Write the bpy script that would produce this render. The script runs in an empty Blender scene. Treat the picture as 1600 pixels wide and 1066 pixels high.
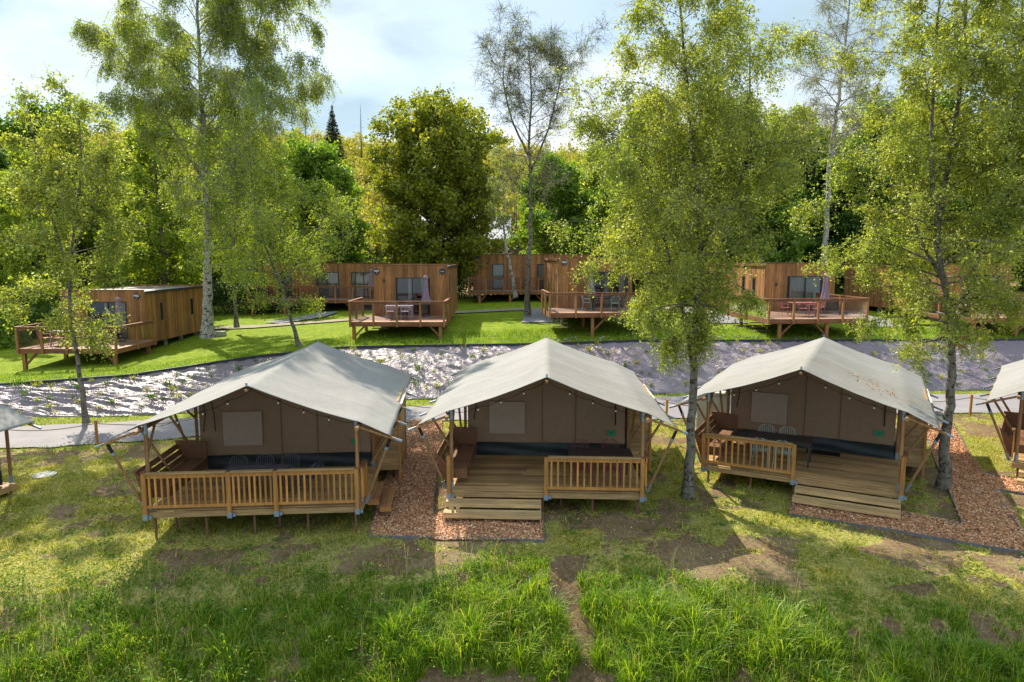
import bpy, math, random
import numpy as np
from mathutils import Vector, Matrix
R = math.radians
sc = bpy.context.scene
col = sc.collection
# ---------------------------------------------------------------- camera
CAMZ, PITCH, FPX = 6.5, R(7.1), 1067.0
cam_d = bpy.data.cameras.new('camera'); cam = bpy.data.objects.new('camera', cam_d); col.objects.link(cam)
cam.location = (0, 0, CAMZ); cam.rotation_euler = (R(90) - PITCH, 0, 0)
cam_d.sensor_width = 36; cam_d.lens = 36 * FPX / 1600; cam_d.clip_end = 3000; cam_d.clip_start = .1
sc.camera = cam
# ---------------------------------------------------------------- light
SUN_EL, SUN_AZ = R(45), R(-31)          # azimuth from +Y towards +X
sd = Vector((math.sin(SUN_AZ) * math.cos(SUN_EL), math.cos(SUN_AZ) * math.cos(SUN_EL), math.sin(SUN_EL)))
sun_d = bpy.data.lights.new('sun', 'SUN'); sun = bpy.data.objects.new('sun', sun_d); col.objects.link(sun)
sun_d.energy = 5.0; sun_d.angle = R(.5); sun_d.color = (1.0, .90, .74)
sun.rotation_euler = (-sd).to_track_quat('-Z', 'Y').to_euler()
w = bpy.data.worlds.new('World'); sc.world = w; w.use_nodes = True
nt = w.node_tree; N = nt.nodes; L = nt.links; N.clear()
def nd(t, **kw):
    n = N.new(t)
    for k, v in kw.items(): setattr(n, k, v)
    return n
sky = nd('ShaderNodeTexSky', sky_type='NISHITA', sun_disc=False, sun_elevation=SUN_EL, sun_rotation=SUN_AZ, dust_density=1.5)
bgs = nd('ShaderNodeBackground'); L.new(sky.outputs[0], bgs.inputs[0]); bgs.inputs[1].default_value = .10
bgc = nd('ShaderNodeBackground'); bgc.inputs[1].default_value = 1.0
tc = nd('ShaderNodeTexCoord'); mp = nd('ShaderNodeMapping'); mp.inputs['Scale'].default_value = (1.5, 1.5, 4.0)
mp.inputs['Location'].default_value = (1.35, .2, .2)
n1 = nd('ShaderNodeTexNoise'); n1.inputs['Scale'].default_value = 2.0; n1.inputs['Detail'].default_value = 7; n1.inputs['Roughness'].default_value = .55; n1.inputs['Distortion'].default_value = .35
L.new(tc.outputs['Generated'], mp.inputs[0]); L.new(mp.outputs[0], n1.inputs[0])
cr = nd('ShaderNodeValToRGB'); cr.color_ramp.elements[0].position = .36; cr.color_ramp.elements[1].position = .60
cr.color_ramp.elements[0].color = (.45, .45, .45, 1); cr.color_ramp.elements[1].color = (1, 1, 1, 1)
L.new(n1.outputs[0], cr.inputs[0])
n2 = nd('ShaderNodeTexNoise'); n2.inputs['Scale'].default_value = 1.6; n2.inputs['Detail'].default_value = 4
mp2 = nd('ShaderNodeMapping'); mp2.inputs['Scale'].default_value = (1, 1, 3); mp2.inputs['Location'].default_value = (4.3, 1.1, .7)
L.new(tc.outputs['Generated'], mp2.inputs[0]); L.new(mp2.outputs[0], n2.inputs[0])
cc = nd('ShaderNodeValToRGB'); cc.color_ramp.elements[0].position = .36; cc.color_ramp.elements[1].position = .60
cc.color_ramp.elements[0].color = (.33, .43, .50, 1); cc.color_ramp.elements[1].color = (.68, .69, .69, 1)
cc.color_ramp.elements.new(.47).color = (.375, .50, .585, 1)
L.new(n2.outputs[0], cc.inputs[0]); L.new(cc.outputs[0], bgc.inputs[0])
sxyz = nd('ShaderNodeSeparateXYZ'); L.new(tc.outputs['Generated'], sxyz.inputs[0])      # sky strength boosted overhead, out of view, added for shadow fill
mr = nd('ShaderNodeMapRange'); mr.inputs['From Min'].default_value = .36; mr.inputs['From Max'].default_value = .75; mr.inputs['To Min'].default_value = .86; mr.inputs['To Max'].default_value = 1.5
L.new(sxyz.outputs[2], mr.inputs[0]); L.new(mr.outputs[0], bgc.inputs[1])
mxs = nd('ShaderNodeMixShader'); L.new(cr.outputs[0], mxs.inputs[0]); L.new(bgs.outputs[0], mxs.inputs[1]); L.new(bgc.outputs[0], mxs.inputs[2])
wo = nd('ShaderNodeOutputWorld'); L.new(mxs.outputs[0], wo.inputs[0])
sc.view_settings.view_transform = 'Standard'; sc.view_settings.look = 'None'; sc.view_settings.exposure = 0.95; sc.view_settings.gamma = 1
sc.render.engine = 'CYCLES'
cy = sc.cycles; cy.max_bounces = 6; cy.diffuse_bounces = 3; cy.glossy_bounces = 2; cy.transmission_bounces = 4; cy.transparent_max_bounces = 6
cy.use_denoising = True; cy.sample_clamp_indirect = 4
# ---------------------------------------------------------------- helpers
def ray(u, v):
    a = (v - 533) / FPX
    return (u - 800) / FPX, math.cos(PITCH) - a * math.sin(PITCH), math.sin(PITCH) + a * math.cos(PITCH)
def PY(u, v, y):
    x, f, d = ray(u, v); s = y / f
    return Vector((x * s, y, CAMZ - d * s))
def PZ(u, v, z=0.0):
    x, f, d = ray(u, v); s = (CAMZ - z) / d
    return Vector((x * s, f * s, z))
_h = {}
def vnoise(x, y, seed=0):
    if seed not in _h: _h[seed] = np.random.default_rng(seed + 77).random((256, 256))
    T = _h[seed]; xi = np.floor(x).astype(int); yi = np.floor(y).astype(int); fx = x - xi; fy = y - yi
    fx = fx * fx * (3 - 2 * fx); fy = fy * fy * (3 - 2 * fy)
    a = T[xi % 256, yi % 256]; b = T[(xi + 1) % 256, yi % 256]; c = T[xi % 256, (yi + 1) % 256]; d = T[(xi + 1) % 256, (yi + 1) % 256]
    return (a * (1 - fx) + b * fx) * (1 - fy) + (c * (1 - fx) + d * fx) * fy
def fbm(x, y, seed=0, o=4):
    s = 0; a = .5; t = 0
    for i in range(o):
        s = s + a * vnoise(x * 2 ** i, y * 2 ** i, seed + i); t += a; a *= .5
    return s / t
def tag(o, label=None, cat=None, group=None, kind=None):
    if label: o['label'] = label
    if cat: o['category'] = cat
    if group: o['group'] = group
    if kind: o['kind'] = kind
    return o
def empty(name, loc, rz=0, label=None, cat=None, group=None):
    o = bpy.data.objects.new(name, None); col.objects.link(o); o.location = loc; o.rotation_euler = (0, 0, rz); o.empty_display_size = .2
    return tag(o, label, cat, group)
def copy_tree(o, parent=None):
    c = o.copy(); col.objects.link(c); c.parent = parent
    for ch in list(o.children): copy_tree(ch, c)
    return c
def npmesh(name, V, F, mat, parent=None, smooth=False):
    V = np.asarray(V, dtype=np.float32); F = np.asarray(F, dtype=np.int32); k = F.shape[1]
    me = bpy.data.meshes.new(name); me.vertices.add(len(V)); me.vertices.foreach_set('co', V.ravel())
    me.loops.add(F.size); me.loops.foreach_set('vertex_index', F.ravel())
    me.polygons.add(len(F)); me.polygons.foreach_set('loop_start', np.arange(0, F.size, k, dtype=np.int32))
    me.polygons.foreach_set('loop_total', np.full(len(F), k, dtype=np.int32))
    if smooth: me.polygons.foreach_set('use_smooth', np.ones(len(F), dtype=bool))
    me.update(calc_edges=True)
    if mat: me.materials.append(mat)
    o = bpy.data.objects.new(name, me); col.objects.link(o); o.parent = parent
    return o
class MB:
    def __init__(s): s.v = []; s.f = []
    def add(s, vs, fs):
        b = len(s.v); s.v += [tuple(p) for p in vs]; s.f += [tuple(i + b for i in f) for f in fs]; return s
    def box(s, x0, x1, y0, y1, z0, z1):
        return s.add([(x0,y0,z0),(x1,y0,z0),(x1,y1,z0),(x0,y1,z0),(x0,y0,z1),(x1,y0,z1),(x1,y1,z1),(x0,y1,z1)],
                     [(0,3,2,1),(4,5,6,7),(0,1,5,4),(1,2,6,5),(2,3,7,6),(3,0,4,7)])
    def beam(s, a, b, w, h, up=(0, 0, 1)):
        a = Vector(a); b = Vector(b); d = (b - a).normalized(); u = Vector(up)
        if abs(d.dot(u)) > .99: u = Vector((0, 1, 0))
        r = d.cross(u).normalized(); u = r.cross(d)
        vs = [p + r * (i * w / 2) + u * (j * h / 2) for p in (a, b) for i, j in ((-1,-1),(1,-1),(1,1),(-1,1))]
        return s.add(vs, [(0,1,2,3),(7,6,5,4),(0,4,5,1),(1,5,6,2),(2,6,7,3),(3,7,4,0)])
    def tube(s, pts, rad, n=8, cap=True):
        pts = [Vector(p) for p in pts]; m = len(pts)
        if not hasattr(rad, '__len__'): rad = [rad] * m
        d0 = (pts[1] - pts[0]).normalized(); ref = Vector((0, 0, 1)) if abs(d0.z) < .8 else Vector((1, 0, 0))
        vs = []
        for i, p in enumerate(pts):
            d = (pts[min(i + 1, m - 1)] - pts[max(i - 1, 0)]).normalized()
            r = d.cross(ref).normalized(); u = r.cross(d)
            for k in range(n):
                a = 2 * math.pi * k / n; vs.append(p + (r * math.cos(a) + u * math.sin(a)) * rad[i])
        fs = [(i*n+k, i*n+(k+1)%n, (i+1)*n+(k+1)%n, (i+1)*n+k) for i in range(m-1) for k in range(n)]
        if cap: fs += [tuple(range(n))[::-1], tuple(range((m-1)*n, m*n))]
        return s.add(vs, fs)
    def ball(s, c, r, n=8, sz=1):
        c = Vector(c); vs = [c + Vector((0, 0, -r*sz))]; 
        for i in range(1, 5):
            t = -math.pi/2 + math.pi*i/5
            for k in range(n):
                a = 2*math.pi*k/n; vs.append(c + Vector((r*math.cos(t)*math.cos(a), r*math.cos(t)*math.sin(a), r*sz*math.sin(t))))
        vs.append(c + Vector((0,0,r*sz))); fs = [(0, 1+(k+1)%n, 1+k) for k in range(n)]
        for i in range(3): fs += [(1+i*n+k, 1+i*n+(k+1)%n, 1+(i+1)*n+(k+1)%n, 1+(i+1)*n+k) for k in range(n)]
        T = len(vs)-1; fs += [(1+3*n+k, 1+3*n+(k+1)%n, T) for k in range(n)]
        return s.add(vs, fs)
    def build(s, name, mat, parent=None, smooth=False, bevel=0):
        me = bpy.data.meshes.new(name); me.from_pydata(s.v, [], s.f); me.update()
        if smooth: me.polygons.foreach_set('use_smooth', [True] * len(me.polygons))
        if mat: me.materials.append(mat)
        o = bpy.data.objects.new(name, me); col.objects.link(o); o.parent = parent
        if bevel:
            m = o.modifiers.new('bevel', 'BEVEL'); m.width = bevel; m.segments = 2; m.limit_method = 'ANGLE'
        return o
def text_obj(name, s, size, mat, parent, loc, rot=(R(90), 0, 0), ext=.004):
    c = bpy.data.curves.new(name, 'FONT'); c.body = s; c.size = size; c.extrude = ext; c.align_x = 'CENTER'; c.align_y = 'CENTER'; c.offset = size * .012
    t = bpy.data.objects.new(name + '_t', c); col.objects.link(t)
    bpy.context.view_layer.update()
    me = bpy.data.meshes.new_from_object(t.evaluated_get(bpy.context.evaluated_depsgraph_get()))
    bpy.data.objects.remove(t); bpy.data.curves.remove(c)
    me.materials.clear(); me.materials.append(mat)
    o = bpy.data.objects.new(name, me); col.objects.link(o); o.parent = parent; o.location = loc; o.rotation_euler = rot
    return o
# ---------------------------------------------------------------- materials
class G:
    def __init__(s, name):
        s.m = bpy.data.materials.new(name); s.m.use_nodes = True; s.t = s.m.node_tree; s.t.nodes.clear()
        s.out = s.n('ShaderNodeOutputMaterial')
    def n(s, t, **kw):
        n = s.t.nodes.new(t)
        for k, v in kw.items():
            if k.startswith('i_'): n.inputs[k[2:].replace('_', ' ')].default_value = v
            else: setattr(n, k, v)
        return n
    def l(s, a, b): s.t.links.new(a, b)
    def coords(s, scale=(1, 1, 1), kind='Object'):
        t = s.n('ShaderNodeTexCoord'); m = s.n('ShaderNodeMapping'); m.inputs['Scale'].default_value = scale
        s.l(t.outputs[kind], m.inputs[0]); return m.outputs[0]
    def noise(s, vec, scale, detail=4, rough=.5, dist=0):
        n = s.n('ShaderNodeTexNoise'); n.inputs['Scale'].default_value = scale; n.inputs['Detail'].default_value = detail
        n.inputs['Roughness'].default_value = rough; n.inputs['Distortion'].default_value = dist; s.l(vec, n.inputs['Vector']); return n.outputs[0]
    def ramp(s, fac, stops):
        r = s.n('ShaderNodeValToRGB'); e = r.color_ramp.elements
        while len(e) < len(stops): e.new(.5)
        for i, (p, c) in enumerate(stops):
            e[i].position = p; e[i].color = (*c, 1) if len(c) == 3 else c
        s.l(fac, r.inputs[0]); return r.outputs[0]
    def mix(s, fac, a, b, mode='MIX'):
        m = s.n('ShaderNodeMix', data_type='RGBA', blend_type=mode)
        for sock, val in ((m.inputs[0], fac), (m.inputs[6], a), (m.inputs[7], b)):
            if isinstance(val, (int, float)): sock.default_value = val
            elif isinstance(val, tuple): sock.default_value = (*val, 1)
            else: s.l(val, sock)
        return m.outputs[2]
    def math(s, op, a, b=0.0):
        m = s.n('ShaderNodeMath', operation=op)
        for sock, val in ((m.inputs[0], a), (m.inputs[1], b)):
            if isinstance(val, (int, float)): sock.default_value = val
            else: s.l(val, sock)
        return m.outputs[0]
    def island(s): return s.n('ShaderNodeNewGeometry').outputs['Random Per Island']
    def bump(s, h, strength, dist=.01):
        b = s.n('ShaderNodeBump'); b.inputs['Strength'].default_value = strength; b.inputs['Distance'].default_value = dist; s.l(h, b.inputs['Height']); return b.outputs[0]
    def princ(s, colr, rough=.7, metal=0, normal=None, spec=.4):
        p = s.n('ShaderNodeBsdfPrincipled'); p.inputs['Metallic'].default_value = metal; p.inputs['Specular IOR Level'].default_value = spec
        for nm, v in (('Base Color', colr), ('Roughness', rough)):
            if isinstance(v, tuple): p.inputs[nm].default_value = (*v, 1)
            elif isinstance(v, (int, float)): p.inputs[nm].default_value = v
            else: s.l(v, p.inputs[nm])
        if normal is not None: s.l(normal, p.inputs['Normal'])
        s.l(p.outputs[0], s.out.inputs[0]); return p
def wood(name, c1, c2, axis='z', rough=.7, knots=True):
    g = G(name); sc_ = {'x': (1.2, 22, 22), 'y': (22, 1.2, 22), 'z': (22, 22, 1.2)}[axis]
    v = g.coords(sc_); r = g.island()
    a = g.n('ShaderNodeVectorMath', operation='ADD'); cmb = g.n('ShaderNodeCombineXYZ')
    r13 = g.math('MULTIPLY', r, 37.0)
    for i in range(3): g.l(r13, cmb.inputs[i])
    g.l(v, a.inputs[0]); g.l(cmb.outputs[0], a.inputs[1])
    n = g.noise(a.outputs[0], 1.3, 5, .6, .6)
    c = g.ramp(n, [(.3, tuple(x * .6 for x in c1)), (.5, c1), (.7, c2)])
    val = g.ramp(r, [(0, (.62, .58, .55)), (.35, (.9, .88, .86)), (.7, (1.05, 1.0, .95)), (1, (1.3, 1.22, 1.1))])
    c = g.mix(1.0, c, val, 'MULTIPLY')
    w_ = g.noise(g.coords((1, 1, 1)), .9, 3, .5)
    c = g.mix(1.0, c, g.ramp(w_, [(.3, (.8, .8, .82)), (.7, (1.08, 1.06, 1.02))]), 'MULTIPLY')
    g.princ(c, rough, normal=g.bump(n, .25, .01), spec=.25); return g.m
def plain(name, c, rough=.6, metal=0, var=.15, scale=6, bump=0, spec=.4):
    g = G(name); n = g.noise(g.coords(), scale, 4, .6)
    cc_ = g.ramp(n, [(.3, tuple(x * (1 - var) for x in c)), (.7, tuple(x * (1 + var) for x in c))])
    g.princ(cc_, rough, metal, g.bump(n, bump, .02) if bump else None, spec); return g.m
def leafmat(name, cols, trans=.42, gloss=.10, rough=.45):
    g = G(name); r = g.island()
    c = g.ramp(r, [(i / (len(cols) - 1), k) for i, k in enumerate(cols)])
    big = g.noise(g.coords(kind='Object'), .55, 2, .5)
    c = g.mix(1.0, c, g.ramp(big, [(.3, (.82, .9, .85)), (.7, (1.15, 1.06, .9))]), 'MULTIPLY')
    d = g.n('ShaderNodeBsdfDiffuse'); t = g.n('ShaderNodeBsdfTranslucent'); gl = g.n('ShaderNodeBsdfGlossy'); gl.inputs['Roughness'].default_value = rough
    gl.inputs['Color'].default_value = (.8, .85, .75, 1)
    tcol = g.mix(1.0, c, (1.4, 1.4, .6), 'MULTIPLY')
    g.l(c, d.inputs[0]); g.l(tcol, t.inputs[0])
    m1 = g.n('ShaderNodeMixShader'); m1.inputs[0].default_value = trans; g.l(d.outputs[0], m1.inputs[1]); g.l(t.outputs[0], m1.inputs[2])
    m2 = g.n('ShaderNodeMixShader'); m2.inputs[0].default_value = gloss; g.l(m1.outputs[0], m2.inputs[1]); g.l(gl.outputs[0], m2.inputs[2])
    g.l(m2.outputs[0], g.out.inputs[0]); return g.m
def barkmat(name, c1, c2, dark, white_above=None):
    g = G(name); v = g.coords((1, 1, .35)); n = g.noise(v, 9, 5, .65)
    c = g.ramp(n, [(.3, c1), (.65, c2)])
    n2_ = g.noise(g.coords((1, 1, 1.6)), 5, 4, .7, .5)
    f = g.ramp(n2_, [(.52, (0, 0, 0)), (.58, (1, 1, 1))])
    c = g.mix(f, c, dark)
    n3 = g.noise(g.coords(), 14, 3, .6)
    c = g.mix(g.ramp(n3, [(.55, (0, 0, 0)), (.7, (.6, .6, .6))]), c, (.20, .21, .12))
    g.princ(c, .9, normal=g.bump(n, .6, .03), spec=.15); return g.m
M = {}
M['cedar'] = wood('cedar_siding', (.31, .155, .06), (.43, .24, .11), 'z')
M['cedar_x'] = wood('cedar_rail', (.22, .10, .05), (.30, .16, .09), 'x')
M['cedar_pale'] = wood('cedar_deck', (.30, .21, .16), (.40, .30, .24), 'x', .6)
M['pine_x'] = wood('pine_deck', (.42, .275, .13), (.54, .375, .185), 'x', .6)
M['pine_z'] = wood('pine_post', (.46, .225, .065), (.58, .32, .10), 'z')
M['pine_y'] = wood('pine_beam', (.34, .17, .065), (.45, .25, .11), 'y')
M['bench'] = wood('bench_wood', (.19, .095, .05), (.27, .14, .075), 'y')
M['pole'] = wood('round_pole', (.30, .17, .08), (.40, .24, .12), 'z')
M['step'] = wood('new_pine_step', (.46, .33, .17), (.56, .42, .23), 'x', .6)
M['steel'] = plain('galvanised_steel', (.26, .33, .40), .45, .5, .12, 20)
M['rust'] = plain('rusty_steel', (.20, .09, .06), .8, 0, .3, 20)
M['black'] = plain('black_rubber', (.012, .012, .012), .7)
M['dark'] = plain('anthracite_metal', (.035, .045, .055), .45, .2)
M['skirt'] = plain('dark_tarpaulin', (.018, .028, .030), .5, 0, .3, 3, .8)
M['white'] = plain('white_paint', (.78, .78, .78), .5)
M['offwhite'] = plain('pale_cabinet', (.50, .50, .44), .6)
M['bulb'] = plain('frosted_bulb', (.75, .72, .66), .25)
M['green_sign'] = plain('green_card', (.02, .26, .11), .5, 0, .08)
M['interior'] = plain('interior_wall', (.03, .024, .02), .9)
M['concrete'] = plain('concrete', (.34, .35, .31), .9, 0, .2, 8, .3)
M['umbrella'] = plain('mauve_fabric', (.25, .18, .24), .9, 0, .15, 8, .4)
M['salmon'] = plain('salmon_metal', (.42, .16, .15), .45, 0, .08)
M['lilac'] = plain('lilac_metal', (.46, .42, .50), .45, 0, .08)
M['mint'] = plain('mint_metal', (.30, .42, .40), .45, 0, .08)
M['grey_metal'] = plain('grey_metal', (.07, .065, .08), .5)
M['oxblood'] = plain('oxblood_metal', (.20, .05, .05), .45)
M['brown_table'] = plain('brown_table', (.045, .03, .028), .5)
M['red'] = plain('red_paint', (.55, .035, .04), .5, 0, .05)
M['rope'] = plain('rope', (.20, .15, .10), .9, 0, .2, 40)
M['edging'] = plain('grey_edging', (.15, .15, .16), .7, 0, .2, 6)
M['roofmem'] = plain('roof_membrane', (.20, .185, .175), .42, 0, .3, 2, .2)
M['curtain'] = plain('net_curtain', (.68, .66, .60), .9, 0, .06, 5)
def canvas(name, c, stain, tr=0.0, weave=.08):
    g = G(name); n = g.noise(g.coords(), .7, 5, .6, .4); n2_ = g.noise(g.coords((1, 1, 1)), 130, 2)
    c_ = g.ramp(n, [(.3, stain), (.65, c)])
    fine = g.noise(g.coords((1, 1, 1)), 9, 4, .6)
    c_ = g.mix(1.0, c_, g.ramp(fine, [(.3, (.93, .93, .93)), (.7, (1.04, 1.04, 1.04))]), 'MULTIPLY')
    if name == 'roof_canvas':
        sx_ = g.n('ShaderNodeSeparateXYZ'); g.l(g.coords(), sx_.inputs[0]); fr_ = g.math('FRACT', g.math('MULTIPLY', g.math('ADD', sx_.outputs[1], 20.3), .69)); sm_ = g.math('LESS_THAN', fr_, .016)
        c_ = g.mix(g.math('MULTIPLY', sm_, .30), c_, (.12, .115, .10))
        sp_ = g.noise(g.coords((1, 1, 1)), 26, 3, .7); c_ = g.mix(g.ramp(sp_, [(.66, (0, 0, 0)), (.74, (.35, .35, .35))]), c_, (.15, .14, .11))
    b2 = g.bump(g.noise(g.coords((1, 1, 1)), 3.0, 3, .5, .6), .35, .03)
    p = g.princ(c_, .85, normal=b2, spec=.2)
    if tr:
        t = g.n('ShaderNodeBsdfTranslucent'); g.l(c_, t.inputs[0]); m = g.n('ShaderNodeMixShader'); m.inputs[0].default_value = tr
        g.l(p.outputs[0], m.inputs[1]); g.l(t.outputs[0], m.inputs[2]); g.l(m.outputs[0], g.out.inputs[0])
    return g.m
M['roof_canvas'] = canvas('roof_canvas', (.262, .26, .253), (.212, .21, .20), .05)
M['wall_canvas'] = canvas('wall_canvas', (.32, .212, .135), (.285, .182, .112))
M['window_canvas'] = canvas('window_canvas', (.42, .32, .245), (.38, .285, .215))
g = G('window_glass'); tr = g.n('ShaderNodeBsdfTransparent'); tr.inputs[0].default_value = (.72, .76, .76, 1); gl = g.n('ShaderNodeBsdfGlossy'); gl.inputs['Roughness'].default_value = .02
fr = g.n('ShaderNodeFresnel'); fr.inputs[0].default_value = 1.9; mx = g.n('ShaderNodeMixShader'); g.l(fr.outputs[0], mx.inputs[0]); g.l(tr.outputs[0], mx.inputs[1]); g.l(gl.outputs[0], mx.inputs[2]); g.l(mx.outputs[0], g.out.inputs[0]); M['glass'] = g.m
g = G('smoked_screen'); tr = g.n('ShaderNodeBsdfTransparent'); tr.inputs[0].default_value = (.72, .66, .66, 1); gl = g.n('ShaderNodeBsdfGlossy'); gl.inputs['Roughness'].default_value = .12
fr = g.n('ShaderNodeFresnel'); fr.inputs[0].default_value = 1.35; mx = g.n('ShaderNodeMixShader'); g.l(fr.outputs[0], mx.inputs[0]); g.l(tr.outputs[0], mx.inputs[1]); g.l(gl.outputs[0], mx.inputs[2]); g.l(mx.outputs[0], g.out.inputs[0]); M['screen'] = g.m
# plastic weed sheet
g = G('weed_fabric'); n = g.noise(g.coords((1, 1, 1)), 1.2, 4, .6); c = g.ramp(n, [(.3, (.15, .118, .138)), (.7, (.20, .162, .19))])
nb = g.noise(g.coords((1, 1.8, 1)), 1.5, 3, .5, 1.6); cr_ = g.math('POWER', g.math('SUBTRACT', 1.0, g.math('MULTIPLY', g.math('ABSOLUTE', g.math('SUBTRACT', nb, .5)), 3.2)), 5.0); p = g.princ(c, .50, normal=g.bump(cr_, .34, .08), spec=.7); M['fabric'] = g.m
# asphalt path, gravel, chips base
g = G('path_surface'); v = g.coords(); n = g.noise(v, .8, 6, .6); f = g.noise(v, 60, 2); c = g.ramp(n, [(.3, (.165, .155, .165)), (.7, (.225, .21, .22))])
c = g.mix(1.0, c, g.ramp(f, [(.3, (.85, .85, .85)), (.7, (1.12, 1.12, 1.12))]), 'MULTIPLY'); g.princ(c, .85, normal=g.bump(f, .3, .01)); M['path'] = g.m
g = G('gravel_surface'); v = g.coords(); f = g.noise(v, 26, 3, .7); c = g.ramp(f, [(.35, (.10, .10, .115)), (.65, (.30, .30, .33))]); g.princ(c, .9, normal=g.bump(f, .8, .03)); M['gravel'] = g.m
g = G('lane_dirt'); v = g.coords(); f = g.noise(v, 3, 5, .7); c = g.ramp(f, [(.35, (.15, .13, .08)), (.65, (.27, .235, .165))]); g.princ(c, .9, normal=g.bump(f, .5, .03)); M['lane'] = g.m
def chipmat(nm, k):
    g = G(nm); v = g.coords(); vo = g.n('ShaderNodeTexVoronoi'); vo.inputs['Scale'].default_value = 30; g.l(v, vo.inputs['Vector'])
    sp = g.n('ShaderNodeSeparateColor'); g.l(vo.outputs['Color'], sp.inputs[0])
    c = g.ramp(sp.outputs[0], [(0, tuple(x * k for x in (.10, .05, .03))), (.4, tuple(x * k for x in (.30, .15, .085))), (.8, tuple(x * k for x in (.44, .24, .14))), (1, tuple(x * k for x in (.58, .40, .27)))])
    g.princ(c, .85, normal=g.bump(vo.outputs['Distance'], .8, .03)); return g.m
M['chipbase'] = chipmat('chip_bed', 1.05)
g = G('wood_chip'); r = g.island(); c = g.ramp(r, [(0, (.26, .12, .065)), (.4, (.54, .26, .115)), (.75, (.70, .39, .20)), (1, (.80, .60, .42))]); g.princ(c, .8); M['chip'] = g.m
# ground
g = G('ground_soil_and_grass'); at = g.n('ShaderNodeAttribute'); at.attribute_name = 'zone'; sp = g.n('ShaderNodeSeparateColor'); g.l(at.outputs['Color'], sp.inputs[0])
v = g.coords(); n1_ = g.noise(v, .9, 6, .65); n2_ = g.noise(v, 11, 5, .7); n3_ = g.noise(v, 45, 3, .7)
soil = g.ramp(n2_, [(.3, (.095, .058, .032)), (.5, (.17, .112, .064)), (.72, (.27, .195, .118))])
soil = g.mix(g.ramp(n1_, [(.45, (0, 0, 0)), (.65, (.7, .7, .7))]), soil, (.25, .195, .11))
gr = g.ramp(n2_, [(.36, (.08, .095, .015)), (.5, (.23, .23, .04)), (.64, (.48, .42, .16))])
dry = g.ramp(n3_, [(.3, (.22, .20, .06)), (.7, (.46, .41, .18))])
gr = g.mix(g.ramp(n1_, [(.40, (0, 0, 0)), (.62, (.75, .75, .75))]), gr, dry)
edge = g.math('ADD', sp.outputs[0], g.math('MULTIPLY', g.math('SUBTRACT', n2_, .5), .9)); edge = g.ramp(edge, [(.42, (0, 0, 0)), (.58, (1, 1, 1))])
ter = g.mix(edge, soil, gr)
lawn = g.ramp(g.noise(v, 3.2, 6, .7), [(.34, (.10, .16, .008)), (.52, (.19, .26, .012)), (.68, (.31, .33, .04))])
lawn = g.mix(1.0, lawn, g.ramp(n2_, [(.35, (.66, .74, .7)), (.65, (1.2, 1.14, 1.1))]), 'MULTIPLY')
lawn = g.mix(1.0, lawn, g.ramp(n3_, [(.3, (.7, .75, .7)), (.7, (1.15, 1.15, 1.1))]), 'MULTIPLY')
c = g.mix(sp.outputs[1], ter, lawn)
forest = g.ramp(n2_, [(.3, (.05, .05, .02)), (.7, (.13, .12, .05))]); c = g.mix(sp.outputs[2], c, forest)
g.princ(c, .95, normal=g.bump(g.math('ADD', n2_, g.math('MULTIPLY', n3_, .5)), .9, .05), spec=.12); M['ground'] = g.m
M['brick'] = plain('pinkish_brick', (.42, .29, .24), .9, 0, .12, 4, .3)
M['slate'] = plain('pale_roof', (.42, .42, .45), .6, 0, .12, 3)
M['redwall'] = plain('red_wall', (.26, .06, .06), .9)
M['birch_bark'] = barkmat('birch_bark', (.22, .20, .17), (.48, .45, .41), (.03, .027, .024))
M['grey_bark'] = barkmat('lichen_bark', (.09, .08, .065), (.22, .20, .165), (.045, .038, .03))
M['dark_bark'] = barkmat('dark_bark', (.06, .045, .035), (.13, .10, .08), (.03, .02, .015))
M['birch_leaf'] = leafmat('birch_leaves', [(.15, .20, .03), (.24, .295, .045), (.32, .37, .065), (.46, .48, .13)], .54, .05, .45)
M['tall_leaf'] = leafmat('tall_birch_leaves', [(.18, .25, .035), (.28, .35, .05), (.38, .43, .07)], .55, .05)
M['yellow_leaf'] = leafmat('yellow_green_leaves', [(.17, .25, .022), (.27, .35, .035), (.40, .45, .055)], .55, .05)
M['olive_leaf'] = leafmat('olive_leaves', [(.12, .155, .014), (.21, .24, .02), (.36, .36, .03)], .5, .05)
M['green_leaf'] = leafmat('fresh_green_leaves', [(.10, .19, .02), (.17, .28, .03), (.26, .37, .045)], .5, .05)
M['sparse_leaf'] = leafmat('sparse_leaves', [(.13, .17, .05), (.20, .25, .065), (.28, .31, .09)], .5, .05)
M['deep_leaf'] = leafmat('deep_green_leaves', [(.04, .095, .012), (.08, .16, .016), (.14, .24, .024)], .45, .05)
M['hill_leaf'] = leafmat('hill_leaves', [(.26, .25, .06), (.38, .36, .08), (.44, .38, .10), (.28, .32, .06)], .35, .03)
M['spruce_leaf'] = leafmat('spruce_needles', [(.018, .035, .018), (.03, .055, .025), (.05, .075, .03)], .15, .03)
M['hedge_leaf'] = leafmat('hedge_leaves', [(.02, .045, .012), (.04, .08, .015), (.07, .12, .02)], .2, .05)
M['tall_grass'] = leafmat('tall_grass_blades', [(.05, .13, .006), (.10, .22, .009), (.17, .31, .012), (.28, .40, .02), (.44, .46, .09)], .42, .03)
M['short_grass'] = leafmat('short_grass_blades', [(.16, .19, .015), (.34, .36, .04), (.60, .54, .17)], .45, .04)
M['lawn_grass'] = leafmat('lawn_blades', [(.11, .19, .008), (.17, .27, .012), (.23, .33, .02)], .45, .04)
M['weed'] = leafmat('weed_leaves', [(.05, .12, .018), (.10, .20, .03), (.17, .27, .05)], .35, .012, .5)
M['straw'] = leafmat('dry_stalks', [(.30, .27, .10), (.42, .36, .16), (.50, .44, .22)], .3, .02)
M['flower'] = plain('yellow_petals', (.75, .55, .02), .6)
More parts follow.
